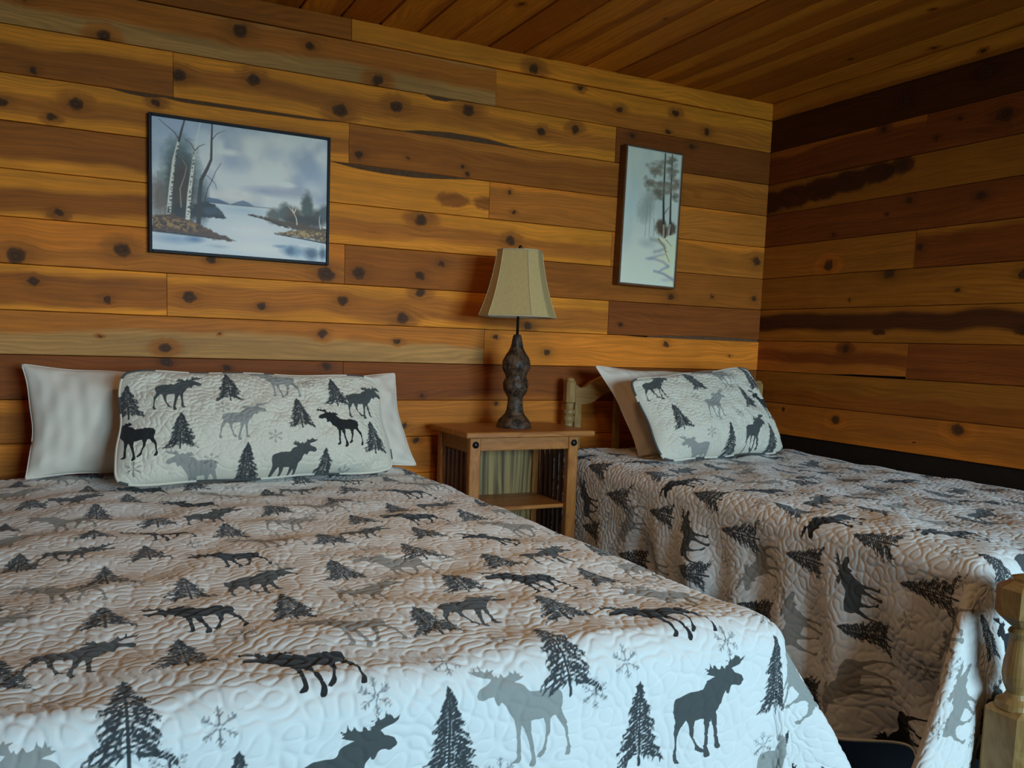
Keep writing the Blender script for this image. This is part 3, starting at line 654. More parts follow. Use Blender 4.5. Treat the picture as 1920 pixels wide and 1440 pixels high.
def pillow_mesh(name, TL, TR, BL, BR, T0, nu, nv, mat, motif=None, wh=(.9, .44), pinch=.03, wr=.004, seed=0, back=None, parent=None, puffy=False, exf=.58, skew=.0, rc=.0, back_t=1.0):
    TL, TR, BL, BR = (np.array(p, float) for p in (TL, TR, BL, BR))
    nrm = np.cross((TR-TL+BR-BL)/2, (TL-BL+TR-BR)/2); nrm /= np.linalg.norm(nrm)     # faces -y side
    def side(nu, nv, sgn):
        u = -np.cos(np.linspace(0, PI, nu))*.35+np.linspace(-1, 1, nu)*.65; v = -np.cos(np.linspace(0, PI, nv))*.35+np.linspace(-1, 1, nv)*.65
        U, V = np.meshgrid(u, v, indexing='ij')
        Up = U*(1-pinch*(1-V**2))*(1-rc*np.abs(V)**9); Vp = V*(1-pinch*1.2*(1-U**2))*(1-rc*1.8*np.abs(U)**14)
        Vp = Vp+np.sign(V)*np.abs(V)**3*.018*np.sin(U*7+seed)*(1-U**2); Up = Up+np.sign(U)*np.abs(U)**3*.008*np.sin(V*6+seed*2)*(1-V**2)
        s, t = (Up+1)/2, (Vp+1)/2
        P = ((1-s)*(1-t))[..., None]*BL+(s*(1-t))[..., None]*BR+((1-s)*t)[..., None]*TL+(s*t)[..., None]*TR
        th = (T0 if sgn > 0 else T0*back_t)*np.clip(1-U**2, 0, 1)**exf*np.clip(1-V**2, 0, 1)**exf*(1+skew*(-V))
        A, B = U*wh[0]/2, V*wh[1]/2
        edge = np.clip(np.minimum(1-np.abs(U), 1-np.abs(V))/.12, 0, 1)
        th = th+edge*wr*(waves(.20, 8, seed+1, .5)(A, B)*.6+waves(.09, 10, seed+2, .4)(A*1.3, B)*.35)
        # gathers that run in from the corners
        cr = np.minimum(1-np.abs(U), .5)+np.minimum(1-np.abs(V), .5)
        th = th+edge*wr*.9*np.exp(-(cr/.35)**2)*np.sin(60*(np.abs(U)*wh[0]/2-np.abs(V)*wh[1]/2)*.9)
        if puffy and sgn > 0: th = th+puff((A+seed)*1.2, B*1.2, .0050)*edge
        return P-sgn*nrm*(-1)*th[..., None] if False else P+sgn*nrm*th[..., None], A, B
    Pf, A, B = side(nu, nv, 1)
    nb = (max(24, nu//4), max(16, nv//4)) if motif is not None else (nu, nv)
    Pb, _, _ = side(nb[0], nb[1], -1)
    c = (BL+BR)/2
    if nrm[1] > 0: raise RuntimeError('pillow faces the wall')
    F = np.concatenate([gridfaces(nu, nv), gridfaces(nb[0], nb[1], nu*nv, True)])
    Vv = np.concatenate([Pf.reshape(-1, 3), Pb.reshape(-1, 3)])-c
    me = npmesh(name, Vv, F)
    if motif is not None:
        mask = np.zeros(A.shape+(4,))
        # stamp on a regular raster, then sample at the mesh vertices
        ra = np.arange(-wh[0]/2-.13, wh[0]/2+.13, .0022); rb = np.arange(-wh[1]/2-.13, wh[1]/2+.13, .0022)
        RA, RB = np.meshgrid(ra, rb, indexing='ij'); rm = np.zeros(RA.shape+(4,))
        for q, mm in enumerate(motif): stamp(rm, RA, RB, mm[1], mm[2], mm[0], q, 1.0)
        fi = np.clip((A-ra[0])/.0022, 0, len(ra)-1.01); fj = np.clip((B-rb[0])/.0022, 0, len(rb)-1.01)
        i0, j0 = fi.astype(int), fj.astype(int); di, dj = (fi-i0)[..., None], (fj-j0)[..., None]
        mask = rm[i0, j0]*(1-di)*(1-dj)+rm[i0+1, j0]*di*(1-dj)+rm[i0, j0+1]*(1-di)*dj+rm[i0+1, j0+1]*di*dj
        set_print(me, np.concatenate([mask.reshape(-1, 4), np.zeros((nb[0]*nb[1], 4))]))
    edge = np.concatenate([Pf[:, 0], Pf[-1, 1:], Pf[::-1, -1][1:], Pf[0, ::-1][1:]])-c
    return me, c, edge
def white_pillow(label, TL, TR, BL, BR, T0=.085, seed=0, wh=(.64, .4), pinch=.075):
    me, c, edge = pillow_mesh('cover', TL, TR, BL, BR, T0, 110, 80, LINEN, None, wh, pinch, .0065, seed)
    root = empty('pillow', c); tag(root, label, 'pillow', 'plain white pillows')
    link('cover', me, LINEN, root, True)
    V, F = tube_np(edge[::3], .0025, 6); link('seam', npmesh('seam', V, F), LINEN, root, True)
    return root
def sham(label, TL, TR, BL, BR, T0, motif, seed, wh):
    me, c, edge = pillow_mesh('cover', TL, TR, BL, BR, T0, int(wh[0]/.0026), int(wh[1]/.0026), QUILT, motif, wh, .028, .005, seed, puffy=True, skew=.30, rc=.045, back_t=.55)
    root = empty('pillow_sham', c); tag(root, label, 'pillow', 'moose print shams')
    link('cover', me, SHAMC, root, True)
    V, F = tube_np(edge[::4], .0048, 8); pm = npmesh('piping', V, F)
    n = len(edge[::4]); col = np.zeros((n, 8, 4)); r = random.Random(seed); k = 0
    while k < n:
        L = r.randint(3, 9)
        if r.random() < .42: col[k:k+L, :, 1] = 1.0
        k += L
    set_print(pm, col); link('piping', pm, SHAMC, root, True)
    return root
white_pillow('white pillow at the left end behind the long moose sham', (-.135, -.135, 1.003), (.505, -.13, .985), (-.128, -.235, .645), (.505, -.235, .645), .105, 3)
white_pillow('white pillow at the right end behind the long moose sham', (.51, -.13, .985), (1.125, -.135, .992), (.51, -.235, .645), (1.185, -.235, .645), .105, 8)
SH1 = [('T', -.431, .089), ('D', -.278, .113), ('T', -.119, .137), ('G', .041, .163), ('K', -.423, -.06), ('T', -.278, -.047), ('Gr', -.083, -.02), ('T', .106, .011), ('K', .245, -.048), ('T', .256, .122), ('D2', .371, .083), ('T', .374, -.083), ('D2', .079, -.182), ('T', -.076, -.182), ('T', .186, -.207), ('S', .013, -.09), ('S', -.185, -.165), ('S', -.148, .037), ('S', .262, -.221), ('G', -.24, -.198), ('S', .156, .149), ('S', -.404, -.173)]
sham('long quilted sham with moose print leaning on the white pillows of the wide bed', (.143, -.325, .998), (.998, -.315, .988), (.108, -.535, .655), (1.035, -.425, .655), .100, SH1, 21, (.90, .44))

# ------------------------------------------------------------------ narrow bed on the right
B2 = dict(x0=1.90, x1=2.965, yh=-.13, yf=-2.07, zt=.668)
nb = empty('single_bed', (2.46, -1.15, 0)); tag(nb, 'narrow pine bed with turned posts against the right wall', 'bed')
box('mattress', TICK, nb, B2['x0']+.03, B2['x1']-.03, B2['yf']+.03, -.125, .40, .638, .045, 3)
box('box_spring', TICK, nb, B2['x0']+.05, B2['x1']-.03, B2['yf']+.04, -.13, .26, .395, .02, 2)
for xx in (1.955, 2.95): box('side_rail', PINE_X, nb, xx-.015, xx+.015, -2.10, -.09, .16, .258, .004)
def post_head(bm, x, y, top, s=.046):
    bx(bm, x-s/2, x+s/2, y-s/2, y+s/2, top-.115, top-.012, .009, 1)
    lathe(bm, [(.021, top-.014), (.019, top-.006), (.008, top)], x, y, 20)
    lathe(bm, [(.022, .02), (.024, .30), (.023, top-.26), (.019, top-.20), (.024, top-.185), (.024, top-.170), (.020, top-.165), (.025, top-.155), (.025, top-.142), (.019, top-.135), (.021, top-.113)], x, y, 20)
for xx in (1.942, 3.005):
    bm = bmesh.new(); post_head(bm, xx, -.085, .985); bmobj('headboard_post', bm, PINE_Z, nb, True).data.shade_auto_smooth() if False else bmobj('headboard_post', bm, PINE_Z, nb)
# scalloped top rail of the headboard
tp = []; bt = []
for k in range(41):
    f = k/40; x = 1.966+(2.982-1.966)*f; e = min(f, 1-f)
    dip = -.02*math.exp(-((e-.035)/.02)**2)
    tp.append((x, .955+dip+.055*(1-math.exp(-((e-.03)/.10)**2) if e > .03 else 0)))
    bt.append((x, .868+.060*(1/(1+math.exp(-(e-.12)/.02)))))
bm = bmesh.new(); prism(bm, tp+bt[::-1], -.098, -.072); bmobj('headboard_rail', bm, PINE_X, nb)
box('headboard_rail', PINE_X, nb, 1.966, 2.982, -.098, -.072, .48, .58, .004)
HR = [o for o in nb.children if o.name.startswith('headboard_rail')][0]
for k, xx in enumerate((1.985, 2.19, 2.38, 2.57, 2.76, 2.955)): box('headboard_slat', PINE_Z, HR, xx-.017, xx+.017, -.094, -.076, .575, .872 if k in (0, 5) else .93, .003)
def foot_post(x, y):
    bm = bmesh.new(); s = .094
    bx(bm, x-s/2, x+s/2, y-s/2, y+s/2, 0, .375, .012, 1)
    lathe(bm, [(.043, .372), (.040, .385), (.026, .395), (.021, .405), (.024, .412), (.030, .425), (.0335, .445), (.032, .47), (.027, .50), (.024, .525), (.0265, .533), (.029, .539), (.0265, .545), (.022, .549), (.026, .556), (.027, .562)], x, y, 28)
    t = bmesh.new(); 
    # faceted octagonal finial block
    hs = .052; prof = [(.028, .555), (hs*1.04, .578), (hs*1.04, .636), (.030, .652), (.030, .660), (.018, .664)]
    rings = []
    for r, z in prof:
        rings.append([t.verts.new((x+r*1.08*math.cos(PI/8+k*PI/4), y+r*1.08*math.sin(PI/8+k*PI/4), z)) for k in range(8)])
    for a, c in zip(rings[:-1], rings[1:]):
        for k in range(8): t.faces.new((a[k], a[(k+1) % 8], c[(k+1) % 8], c[k]))
    t.faces.new(rings[0][::-1]); t.faces.new(rings[-1])
    me = bpy.data.meshes.new('t'); t.to_mesh(me); t.free(); bm.from_mesh(me); bpy.data.meshes.remove(me)
    o = bmobj('footboard_post', bm, PINE_Z, nb)
    return o
for xx in (1.828, 3.01): foot_post(xx, -2.225)
box('footboard_rail', PINE_X, nb, 1.876, 2.962, -2.24, -2.21, .18, .30, .004)
box('footboard_rail', PINE_X, nb, 1.876, 2.962, -2.24, -2.21, .335, .365, .004)
def flare2(th, right):
    g = .52*np.exp(-((th-.34)/.24)**2)+.06*np.sin(2*th)
    return np.where(right, .02*np.sin(2*th), g)
q2, _, _, _ = draped_quilt('quilt', B2['x0'], B2['x1'], -.14, B2['yf'], B2['zt'], .57, .16, .42, flare2, 1.70, .18,
    lambda a: .0032 if a < 2.3 else .0046, lambda b: .0032 if b < -1.1 else .0040, rd=.06, seed=4, side_wave=.038)
tag(q2, 'white quilt printed with moose hanging over the side of the narrow bed', 'quilt', 'moose print quilts')
white_pillow('shadowed white pillow leaning on the headboard of the narrow bed', (1.985, -.215, 1.04), (2.66, -.20, 1.03), (2.085, -.42, .682), (2.70, -.42, .682), .070, 14, (.64, .42))
SH2 = [('D', -.286, .154), ('T', -.077, .167), ('G', .111, .178), ('T', .337, .152), ('Gr', -.042, .01), ('T', .187, .046), ('K', .322, .004), ('T', -.28, -.025), ('S', -.144, .071), ('S', .067, -.05), ('S', -.146, -.128), ('D2', .154, -.141), ('T', -.024, -.163), ('T', .277, -.165), ('G', -.233, -.202), ('S', .211, .18), ('S', .372, -.156)]
sham('quilted sham with moose print tilted on the narrow bed', (1.995, -.445, .995), (2.715, -.335, 1.055), (2.035, -.645, .688), (2.80, -.51, .688), .092, SH2, 34, (.80, .44))

# ------------------------------------------------------------------ nightstand
ns = empty('nightstand', (1.58, -.26, 0)); tag(ns, 'open oak nightstand with slatted sides between the two beds', 'nightstand')
TZ = .789
box('top', OAK_X, ns, 1.305, 1.862, -.432, -.065, TZ-.022, TZ, .004)
LX = (1.328, 1.798); LY = (-.412, -.092)
FL = []
for xx in LX:
    for yy in LY:
        x0 = xx if xx < 1.5 else xx-.044
        lg = box('leg', OAK_Z, ns, x0, x0+.044, yy if yy < -.2 else yy-.03, yy+.03 if yy < -.2 else yy, 0, TZ-.0225, .003)
        if yy < -.2: FL.append(lg)
box('apron', OAK_X, ns, LX[0]+.044, LX[1]-.044, -.408, -.39, TZ-.072, TZ-.0225, .002)
box('back_panel', PLY, ns, LX[0]+.046, LX[1]-.046, -.112, -.104, .14, TZ-.024, 0)
for xx, sgn in ((LX[0]+.006, 1), (LX[1]-.006, -1)):
    a, c = sorted((xx, xx+sgn*.02))
    sr = box('side_rail', OAK_Y, ns, a, c, -.381, -.123, TZ-.082, TZ-.0225, .002)
    box('side_rail', OAK_Y, ns, a, c, -.381, -.123, .12, .17, .002)
    for k in range(6):
        yc = -.352+k*.040
        box('slat', RED_Z, sr, a+.004, c-.004, yc-.009, yc+.009, .171, TZ-.083, .002)
box('shelf', OAK_X, ns, LX[0]+.03, LX[1]-.03, -.386, -.114, .478, .494, .003)
for q, xx in enumerate((LX[0]+.022, LX[1]-.022)):
    bm = bmesh.new()
    prof = [(.0125, 0), (.0130, .003), (.0110, .0065), (.0065, .009), (.0015, .010)]
    lathe(bm, prof, 0, 0, 20)
    bmesh.ops.rotate(bm, verts=bm.verts, cent=(0, 0, 0), matrix=Matrix.Rotation(PI/2, 3, 'X')); bmesh.ops.translate(bm, verts=bm.verts, vec=(xx, -.4125, TZ-.048))
    tag(bmobj('bolt_head', bm, IRON, FL[q], True), 'round black bolt head')

# ------------------------------------------------------------------ table lamp
LXc, LYc = 1.590, -.255
lp = empty('table_lamp', (LXc, LYc, TZ)); tag(lp, 'table lamp with carved dark wood base and beige panelled shade on the nightstand', 'lamp')
sc = .00212/6.26
prof = [(207, 1345), (210, 1325), (196, 1290), (183, 1262), (150, 1225), (118, 1190), (100, 1140), (92, 1080), (87, 1020), (92, 985), (112, 955), (135, 915), (146, 870), (144, 825), (130, 785), (118, 748), (128, 715), (146, 680), (163, 640), (166, 600), (156, 555), (128, 500), (95, 455), (74, 410), (64, 360), (57, 310), (49, 275), (36, 255), (10, 252)]
base_prof = [(r*sc, TZ+(1345-y)*sc) for r, y in prof]
def carve(t, z, r):
    h = z-TZ
    if .17 < h < .34: return r*(1+.045*math.sin(9*t+18*h)*math.sin(70*h+3*t)+.035*math.sin(17*t-40*h))
    if h < .12: return r*(1+.05*math.sin(5*t+1)*math.exp(-((h-.03)/.03)**2))
    return r*(1+.02*math.sin(6*t+30*h))
bm = bmesh.new()
fine = []
for (a, c) in zip(base_prof[:-1], base_prof[1:]):
    for k in range(3): fine.append((a[0]+(c[0]-a[0])*k/3, a[1]+(c[1]-a[1])*k/3))
fine.append(base_prof[-1])
lathe(bm, fine, LXc, LYc, 48, carve); bmobj('lamp_base', bm, CARVED, lp, True)
zs0, zs1 = EYE+.108, EYE+.362
bm = bmesh.new(); lathe(bm, [(.0055, TZ+.365), (.0055, zs0+.03), (.0045, zs1+.004)], LXc, LYc, 14); bmobj('pole', bm, IRON, lp, True)
def octa(hw, cut, z, rot):
    """square of half width hw with corners cut; 8 points"""
    a = hw-cut; pts = [(-a, -hw), (a, -hw), (hw, -a), (hw, a), (a, hw), (-a, hw), (-hw, a), (-hw, -a)]
    c, s = math.cos(rot), math.sin(rot)
    return [(LXc+x*c-y*s, LYc+x*s+y*c, z) for x, y in pts]
ROT = -.70
N = 14; ringsP = []
for k in range(N+1):
    f = k/N; hw = .079+(.138-.079)*(f*.55+.45*f**2.4); ringsP.append(octa(hw, hw*.38, zs1+(zs0-zs1)*f, ROT))
SHD = None
for ri, rr in ((N, .0032), (0, .0036)):
    P = []
    for k in range(9):
        P.append(np.array(ringsP[ri][k % 8])-np.array(wloc(lp)))
    PP = []
    for a, c in zip(P[:-1], P[1:]):
        for q in range(5): PP.append(a+(c-a)*q/5)
    PP.append(P[0]); V, F = tube_np(PP, rr, 6); so = link('lamp_shade' if ri == N else 'shade_trim', npmesh('shade_trim', V, F), TRIM, lp if ri == N else SHD, True)
    if ri == N: SHD = so
for k in range(8):
    bm = bmesh.new(); k2 = (k+1) % 8
    L = [[bm.verts.new(r[k]), bm.verts.new(r[k2])] for r in ringsP]
    for a, c in zip(L[:-1], L[1:]): bm.faces.new((a[0], a[1], c[1], c[0]))
    bmesh.ops.translate(bm, verts=bm.verts, vec=-wloc(lp))
    # outward normals, then a thin lining towards the inside
    me = bpy.data.meshes.new('shade_panel'); bm.normal_update()
    ctr = sum((v.co for v in bm.verts), Vector())/len(bm.verts)
    f0 = bm.faces[:][6] if False else list(bm.faces)[6]
    if f0.normal.dot(Vector((ctr.x, ctr.y, 0))) < 0: bmesh.ops.reverse_faces(bm, faces=list(bm.faces))
    bm.to_mesh(me); bm.free()
    o = link('shade_panel', me, SILK, SHD); me.materials.append(LINING)
    md = o.modifiers.new('thickness', 'SOLIDIFY'); md.thickness = .0016; md.offset = -1; md.material_offset = 1; md.material_offset_rim = 0
    V, F = tube_np([np.array(r[k])-np.array(wloc(lp)) for r in ringsP], .0019, 6); link('seam_piping', npmesh('seam_piping', V, F), TRIM, SHD, True)
for a in (0, PI/2):
    c, s = math.cos(a+ROT), math.sin(a+ROT); h = .076
    V, F = tube_np([np.array((x*c, x*s, zs1-TZ-.004)) for x in (-h, -h/2, 0, h/2, h)], .0013, 6); link('spider_wire', npmesh('spider_wire', V, F), IRON, SHD, True)
bm = bmesh.new(); lathe(bm, [(.004, zs1-.002), (.004, zs1+.006), (.0075, zs1+.011), (.008, zs1+.016), (.005, zs1+.022), (.001, zs1+.024)], LXc, LYc, 16); bmobj('finial', bm, IRON, lp, True)
bm = bmesh.new(); lathe(bm, [(.016, zs0+.035), (.018, zs0+.045), (.018, zs0+.085), (.013, zs0+.09)], LXc, LYc, 18); bmobj('socket', bm, IRON, lp, True)
bm = bmesh.new(); lathe(bm, [(.013, zs0+.09), (.016, zs0+.105), (.028, zs0+.14), (.029, zs0+.16), (.02, zs0+.18), (.004, zs0+.188)], LXc, LYc, 18); bmobj('bulb', bm, LINING, lp, True)

# ------------------------------------------------------------------ paintings: oil colours laid on the canvas vertex by vertex
def vnoise(U, V, s, seed):
    r = np.random.default_rng(seed); out = np.zeros(U.shape); amp = 1; tot = 0
    for o in range(4):
        n = int(s*2**o)+3; g = r.random((n+2, n+2)); x = U*n*.999; y = V*n*.999
        i, j = x.astype(int), y.astype(int); fx, fy = x-i, y-j; fx = fx*fx*(3-2*fx); fy = fy*fy*(3-2*fy)
        out += amp*(g[i, j]*(1-fx)*(1-fy)+g[i+1, j]*fx*(1-fy)+g[i, j+1]*(1-fx)*fy+g[i+1, j+1]*fx*fy); tot += amp; amp *= .5
    return out/tot
class Art:
    def __init__(s, w, h, nu, nv):
        s.w, s.h, s.nu, s.nv = w, h, nu, nv
        s.U, s.V = np.meshgrid(np.linspace(0, 1, nu), np.linspace(0, 1, nv), indexing='ij'); s.c = np.zeros((nu, nv, 3)); s.asp = w/h
    def lay(s, m, col):
        m = np.clip(m, 0, 1)[..., None]; s.c = s.c*(1-m)+np.asarray(col, float)*m
    def blob(s, u, v, ru, rv, col, a=1., soft=.5, seed=None, rag=.0):
        d = np.hypot((s.U-u)/ru, (s.V-v)/rv)
        if rag: d = d+rag*(vnoise(s.U, s.V, 40, seed or 1)-.5)
        s.lay(a*np.clip((1-d)/soft, 0, 1), col)
    def poly(s, pts, col, a=1., soft=.008, rag=0., seed=1, sc=60):
        d = sdf_poly(s.U*s.asp, s.V, np.array([(p[0]*s.asp, p[1]) for p in pts]))
        if rag: d = d+rag*(vnoise(s.U, s.V, sc, seed)-.5)
        s.lay(a*np.clip(.5-d/soft, 0, 1), col)
    def line(s, pts, w0, w1, col, a=1., soft=.005):
        n = len(pts)-1; segs = []
        for k in range(n):
            f0, f1 = k/n, (k+1)/n
            segs.append((pts[k][0]*s.asp, pts[k][1], pts[k+1][0]*s.asp, pts[k+1][1], (w0+(w1-w0)*f0)/2, (w0+(w1-w0)*f1)/2))
        s.lay(a*np.clip(.5-sdf_segs(s.U*s.asp, s.V, segs)/soft, 0, 1), col)
    def mesh(s, name):
        P = np.stack([(s.U-.5)*s.w, np.zeros_like(s.U), (.5-s.V)*s.h], -1).reshape(-1, 3)
        me = npmesh(name, P, gridfaces(s.nu, s.nv, 0, True)); c = np.clip(s.c, 0, 255)/255
        lin = np.clip(np.where(c <= .04045, c/12.92, ((c+.055)/1.055)**2.4)*np.array([1.42, 1.28, 1.10]), 0, .92)
        at = me.attributes.new('paint', 'FLOAT_COLOR', 'POINT'); at.data.foreach_set('color', np.concatenate([lin.reshape(-1, 3), np.ones((lin.shape[0]*lin.shape[1], 1))], 1).astype(np.float32).ravel())
        return me
def lake_painting(w, h):
    p = Art(w, h, 330, 240); U, V = p.U, p.V; p.c[:] = (206, 214, 222)
    n = vnoise(U, V*.7, 4, 5); p.lay(np.clip((n-.42)*3.2, 0, .85), (150, 166, 192))
    p.blob(.12, .02, .30, .25, (165, 184, 214), .8, 1); p.blob(.60, .12, .22, .16, (226, 226, 226), .9, 1); p.blob(.68, .16, .13, .09, (160, 180, 205), .55, 1)
    p.blob(.45, .28, .14, .10, (158, 172, 198), .8, 1); p.blob(.92, .30, .16, .14, (150, 172, 205), .8, 1); p.blob(.66, .33, .14, .12, (232, 230, 226), .9, 1)
    p.blob(.78, .46, .20, .07, (150, 160, 185), .8, 1); p.blob(.62, .47, .16, .05, (140, 150, 182), .75, 1); p.blob(.76, .40, .07, .03, (236, 236, 236), .9, .8); p.blob(.42, .20, .08, .04, (228, 230, 232), .9, .8)
    p.blob(.45, .54, .25, .07, (226, 220, 218), .85, 1); p.blob(.92, .55, .14, .06, (214, 218, 224), .6, 1)
    p.poly([(0, .60), (1, .60), (1, 1), (0, 1)], (196, 208, 220), 1, .03)
    p.blob(.50, .64, .18, .05, (150, 178, 200), .6, 1); p.blob(.55, .80, .25, .10, (218, 220, 224), .9, 1); p.blob(.60, .93, .30, .08, (224, 222, 222), .9, 1)
    p.poly([(.27, .60), (.30, .565), (.36, .57), (.42, .595), (.42, .605), (.27, .605)], (86, 106, 138)); p.poly([(.43, .60), (.47, .575), (.50, .562), (.53, .572), (.57, .603), (.43, .605)], (104, 122, 150)); p.line([(.28, .597), (.45, .603), (.66, .600)], .006, .004, (70, 66, 70), .8)
    # left wood
    p.blob(.05, .60, .10, .22, (96, 84, 74), .9, .7, 3, .25); p.blob(.15, .40, .125, .33, (76, 96, 102), .95, .5, 4, .25); p.blob(.16, .54, .095, .31, (62, 48, 40), .97, .5, 5, .25); p.blob(.26, .55, .06, .25, (84, 104, 118), .6, .8); p.blob(.17, .70, .12, .10, (36, 34, 36), .9, .6, 6, .3); p.blob(.27, .62, .05, .22, (66, 82, 96), .85, .7, 7, .3)
    p.poly([(.22, .63), (.30, .60), (.345, .62), (.38, .67), (.41, .715), (.22, .725)], (36, 42, 52), 1, .01, .03, 8); p.poly([(.25, .66), (.35, .63), (.385, .69), (.30, .70)], (70, 96, 122), .6, .03, .03, 9)
    for pts, w0, w1, col in (([(.087, .74), (.10, .52), (.117, .31), (.144, .15)], .034, .018, (204, 206, 200)), ([(.144, .16), (.16, .07), (.174, 0)], .018, .010, (60, 56, 60)), ([(.144, .15), (.12, .10), (.08, .06), (.037, .015)], .008, .003, (62, 58, 64)),
                            ([(.19, .765), (.20, .55), (.217, .36), (.23, .22)], .036, .016, (208, 210, 206)), ([(.23, .22), (.245, .10), (.26, 0)], .012, .007, (206, 210, 214)), ([(.23, .22), (.21, .17), (.175, .14)], .007, .003, (70, 62, 60)), ([(.23, .22), (.255, .18), (.285, .16)], .007, .003, (60, 56, 58)),
                            ([(.25, .78), (.255, .58), (.264, .44), (.30, .34), (.32, .27), (.322, .13), (.325, 0)], .034, .010, (52, 46, 48)), ([(.325, .12), (.35, .07), (.395, .035)], .006, .002, (66, 60, 66)), ([(.285, .60), (.30, .50), (.325, .43), (.345, .36), (.375, .29)], .007, .003, (58, 52, 56)), ([(.325, .43), (.30, .40), (.285, .40)], .005, .002, (58, 52, 56)), ([(.325, .43), (.345, .46), (.35, .50)], .005, .002, (58, 52, 56)),
                            ([(.155, .66), (.15, .52), (.175, .42), (.185, .35), (.165, .30)], .010, .004, (150, 132, 116)), ([(.045, .74), (.042, .60), (.03, .40)], .006, .002, (120, 104, 90))):
        p.line(pts, w0, w1, col)
    n = vnoise(U, V, 90, 12); tr = np.clip(.5-sdf_segs(U*p.asp, V, [(.087*p.asp, .74, .144*p.asp, .15, .014, .008), (.192*p.asp, .765, .228*p.asp, .22, .015, .006)])/.006, 0, 1)
    p.lay(tr*np.clip((n-.52)*12, 0, 1)*.85, (44, 42, 44))
    p.poly([(0, .735), (.06, .735), (.12, .725), (.20, .755), (.27, .79), (.34, .83), (.46, .888), (.38, .887), (.20, .868), (.10, .862), (0, .858)], (84, 58, 42), 1, .012, .03, 13); n = vnoise(U, V, 80, 14)
    bank = np.clip(.5-sdf_poly(U*p.asp, V, np.array([(0, .745), (.18*p.asp, .755), (.30*p.asp, .82), (.2*p.asp, .845), (0, .835)]))/.03, 0, 1)
    p.lay(bank*np.clip((n-.5)*8, 0, 1)*.8, (168, 134, 72)); p.lay(bank*np.clip((.40-n)*8, 0, 1)*.8, (40, 30, 26)); p.poly([(0, .853), (.20, .862), (.46, .886), (.20, .876), (0, .866)], (30, 28, 32), .9, .008)
    # right shore
    for (u, v, ru, rv, c) in ((.68, .66, .05, .08, (84, 84, 80)), (.75, .63, .06, .10, (70, 78, 78)), (.80, .64, .06, .09, (86, 70, 58)), (.88, .58, .048, .16, (62, 74, 72)), (.94, .65, .06, .10, (56, 58, 58)), (.985, .61, .04, .10, (70, 84, 90)), (.86, .68, .14, .06, (52, 46, 42))): p.blob(u, v, ru, rv, c, .92, .5, int(u*100), .35)
    p.poly([(.53, .668), (.60, .665), (.70, .69), (.85, .705), (1, .73), (1, .80), (.86, .77), (.77, .742), (.70, .73), (.62, .69)], (80, 62, 42), 1, .01, .03, 15); p.poly([(.685, .80), (.78, .765), (.88, .745), (1, .755), (1, .835), (.90, .82), (.80, .812)], (104, 80, 50), 1, .01, .03, 16)
    n = vnoise(U, V, 85, 17); bank = np.clip(.5-sdf_poly(U*p.asp, V, np.array([(.70*p.asp, .80), (.86*p.asp, .75), (1*p.asp, .76), (1*p.asp, .82), (.82*p.asp, .805)]))/.03, 0, 1); p.lay(bank*np.clip((n-.5)*9, 0, 1)*.85, (190, 164, 104)); p.lay(bank*np.clip((.42-n)*9, 0, 1)*.7, (46, 36, 30))
    p.line([(.53, .669), (.66, .70), (.77, .745)], .006, .008, (34, 30, 34)); p.line([(.69, .803), (.85, .822), (1, .842)], .005, .012, (34, 30, 34))
    for pts in ([(.82, .71), (.815, .66), (.795, .61), (.785, .49)], [(.80, .62), (.825, .55)], [(.795, .61), (.765, .57)], [(.965, .73), (.955, .66), (.96, .62)]): p.line(pts, .010, .003, (206, 204, 198))
    p.blob(.12, .91, .16, .05, (120, 150, 188), .75, 1); p.blob(.23, .90, .07, .035, (84, 112, 160), .8, .9); p.blob(.36, .94, .08, .02, (150, 165, 190), .7, 1)
    for (u, v, ru, rv, c) in ((.80, .93, .10, .06, (106, 136, 168)), (.91, .94, .06, .07, (64, 84, 116)), (.78, .93, .035, .05, (78, 104, 138)), (.98, .93, .03, .07, (60, 80, 112)), (.72, .90, .06, .02, (120, 146, 178))): p.blob(u, v, ru, rv, c, .85, .7, int(v*70+u*30), .25)
    p.line([(.84, .875), (.92, .885), (.97, .90)], .008, .003, (224, 232, 238), .8, .01); p.line([(.44, .79), (.52, .80), (.58, .795)], .008, .002, (236, 236, 234), .7, .012)
    return p.mesh('canvas')
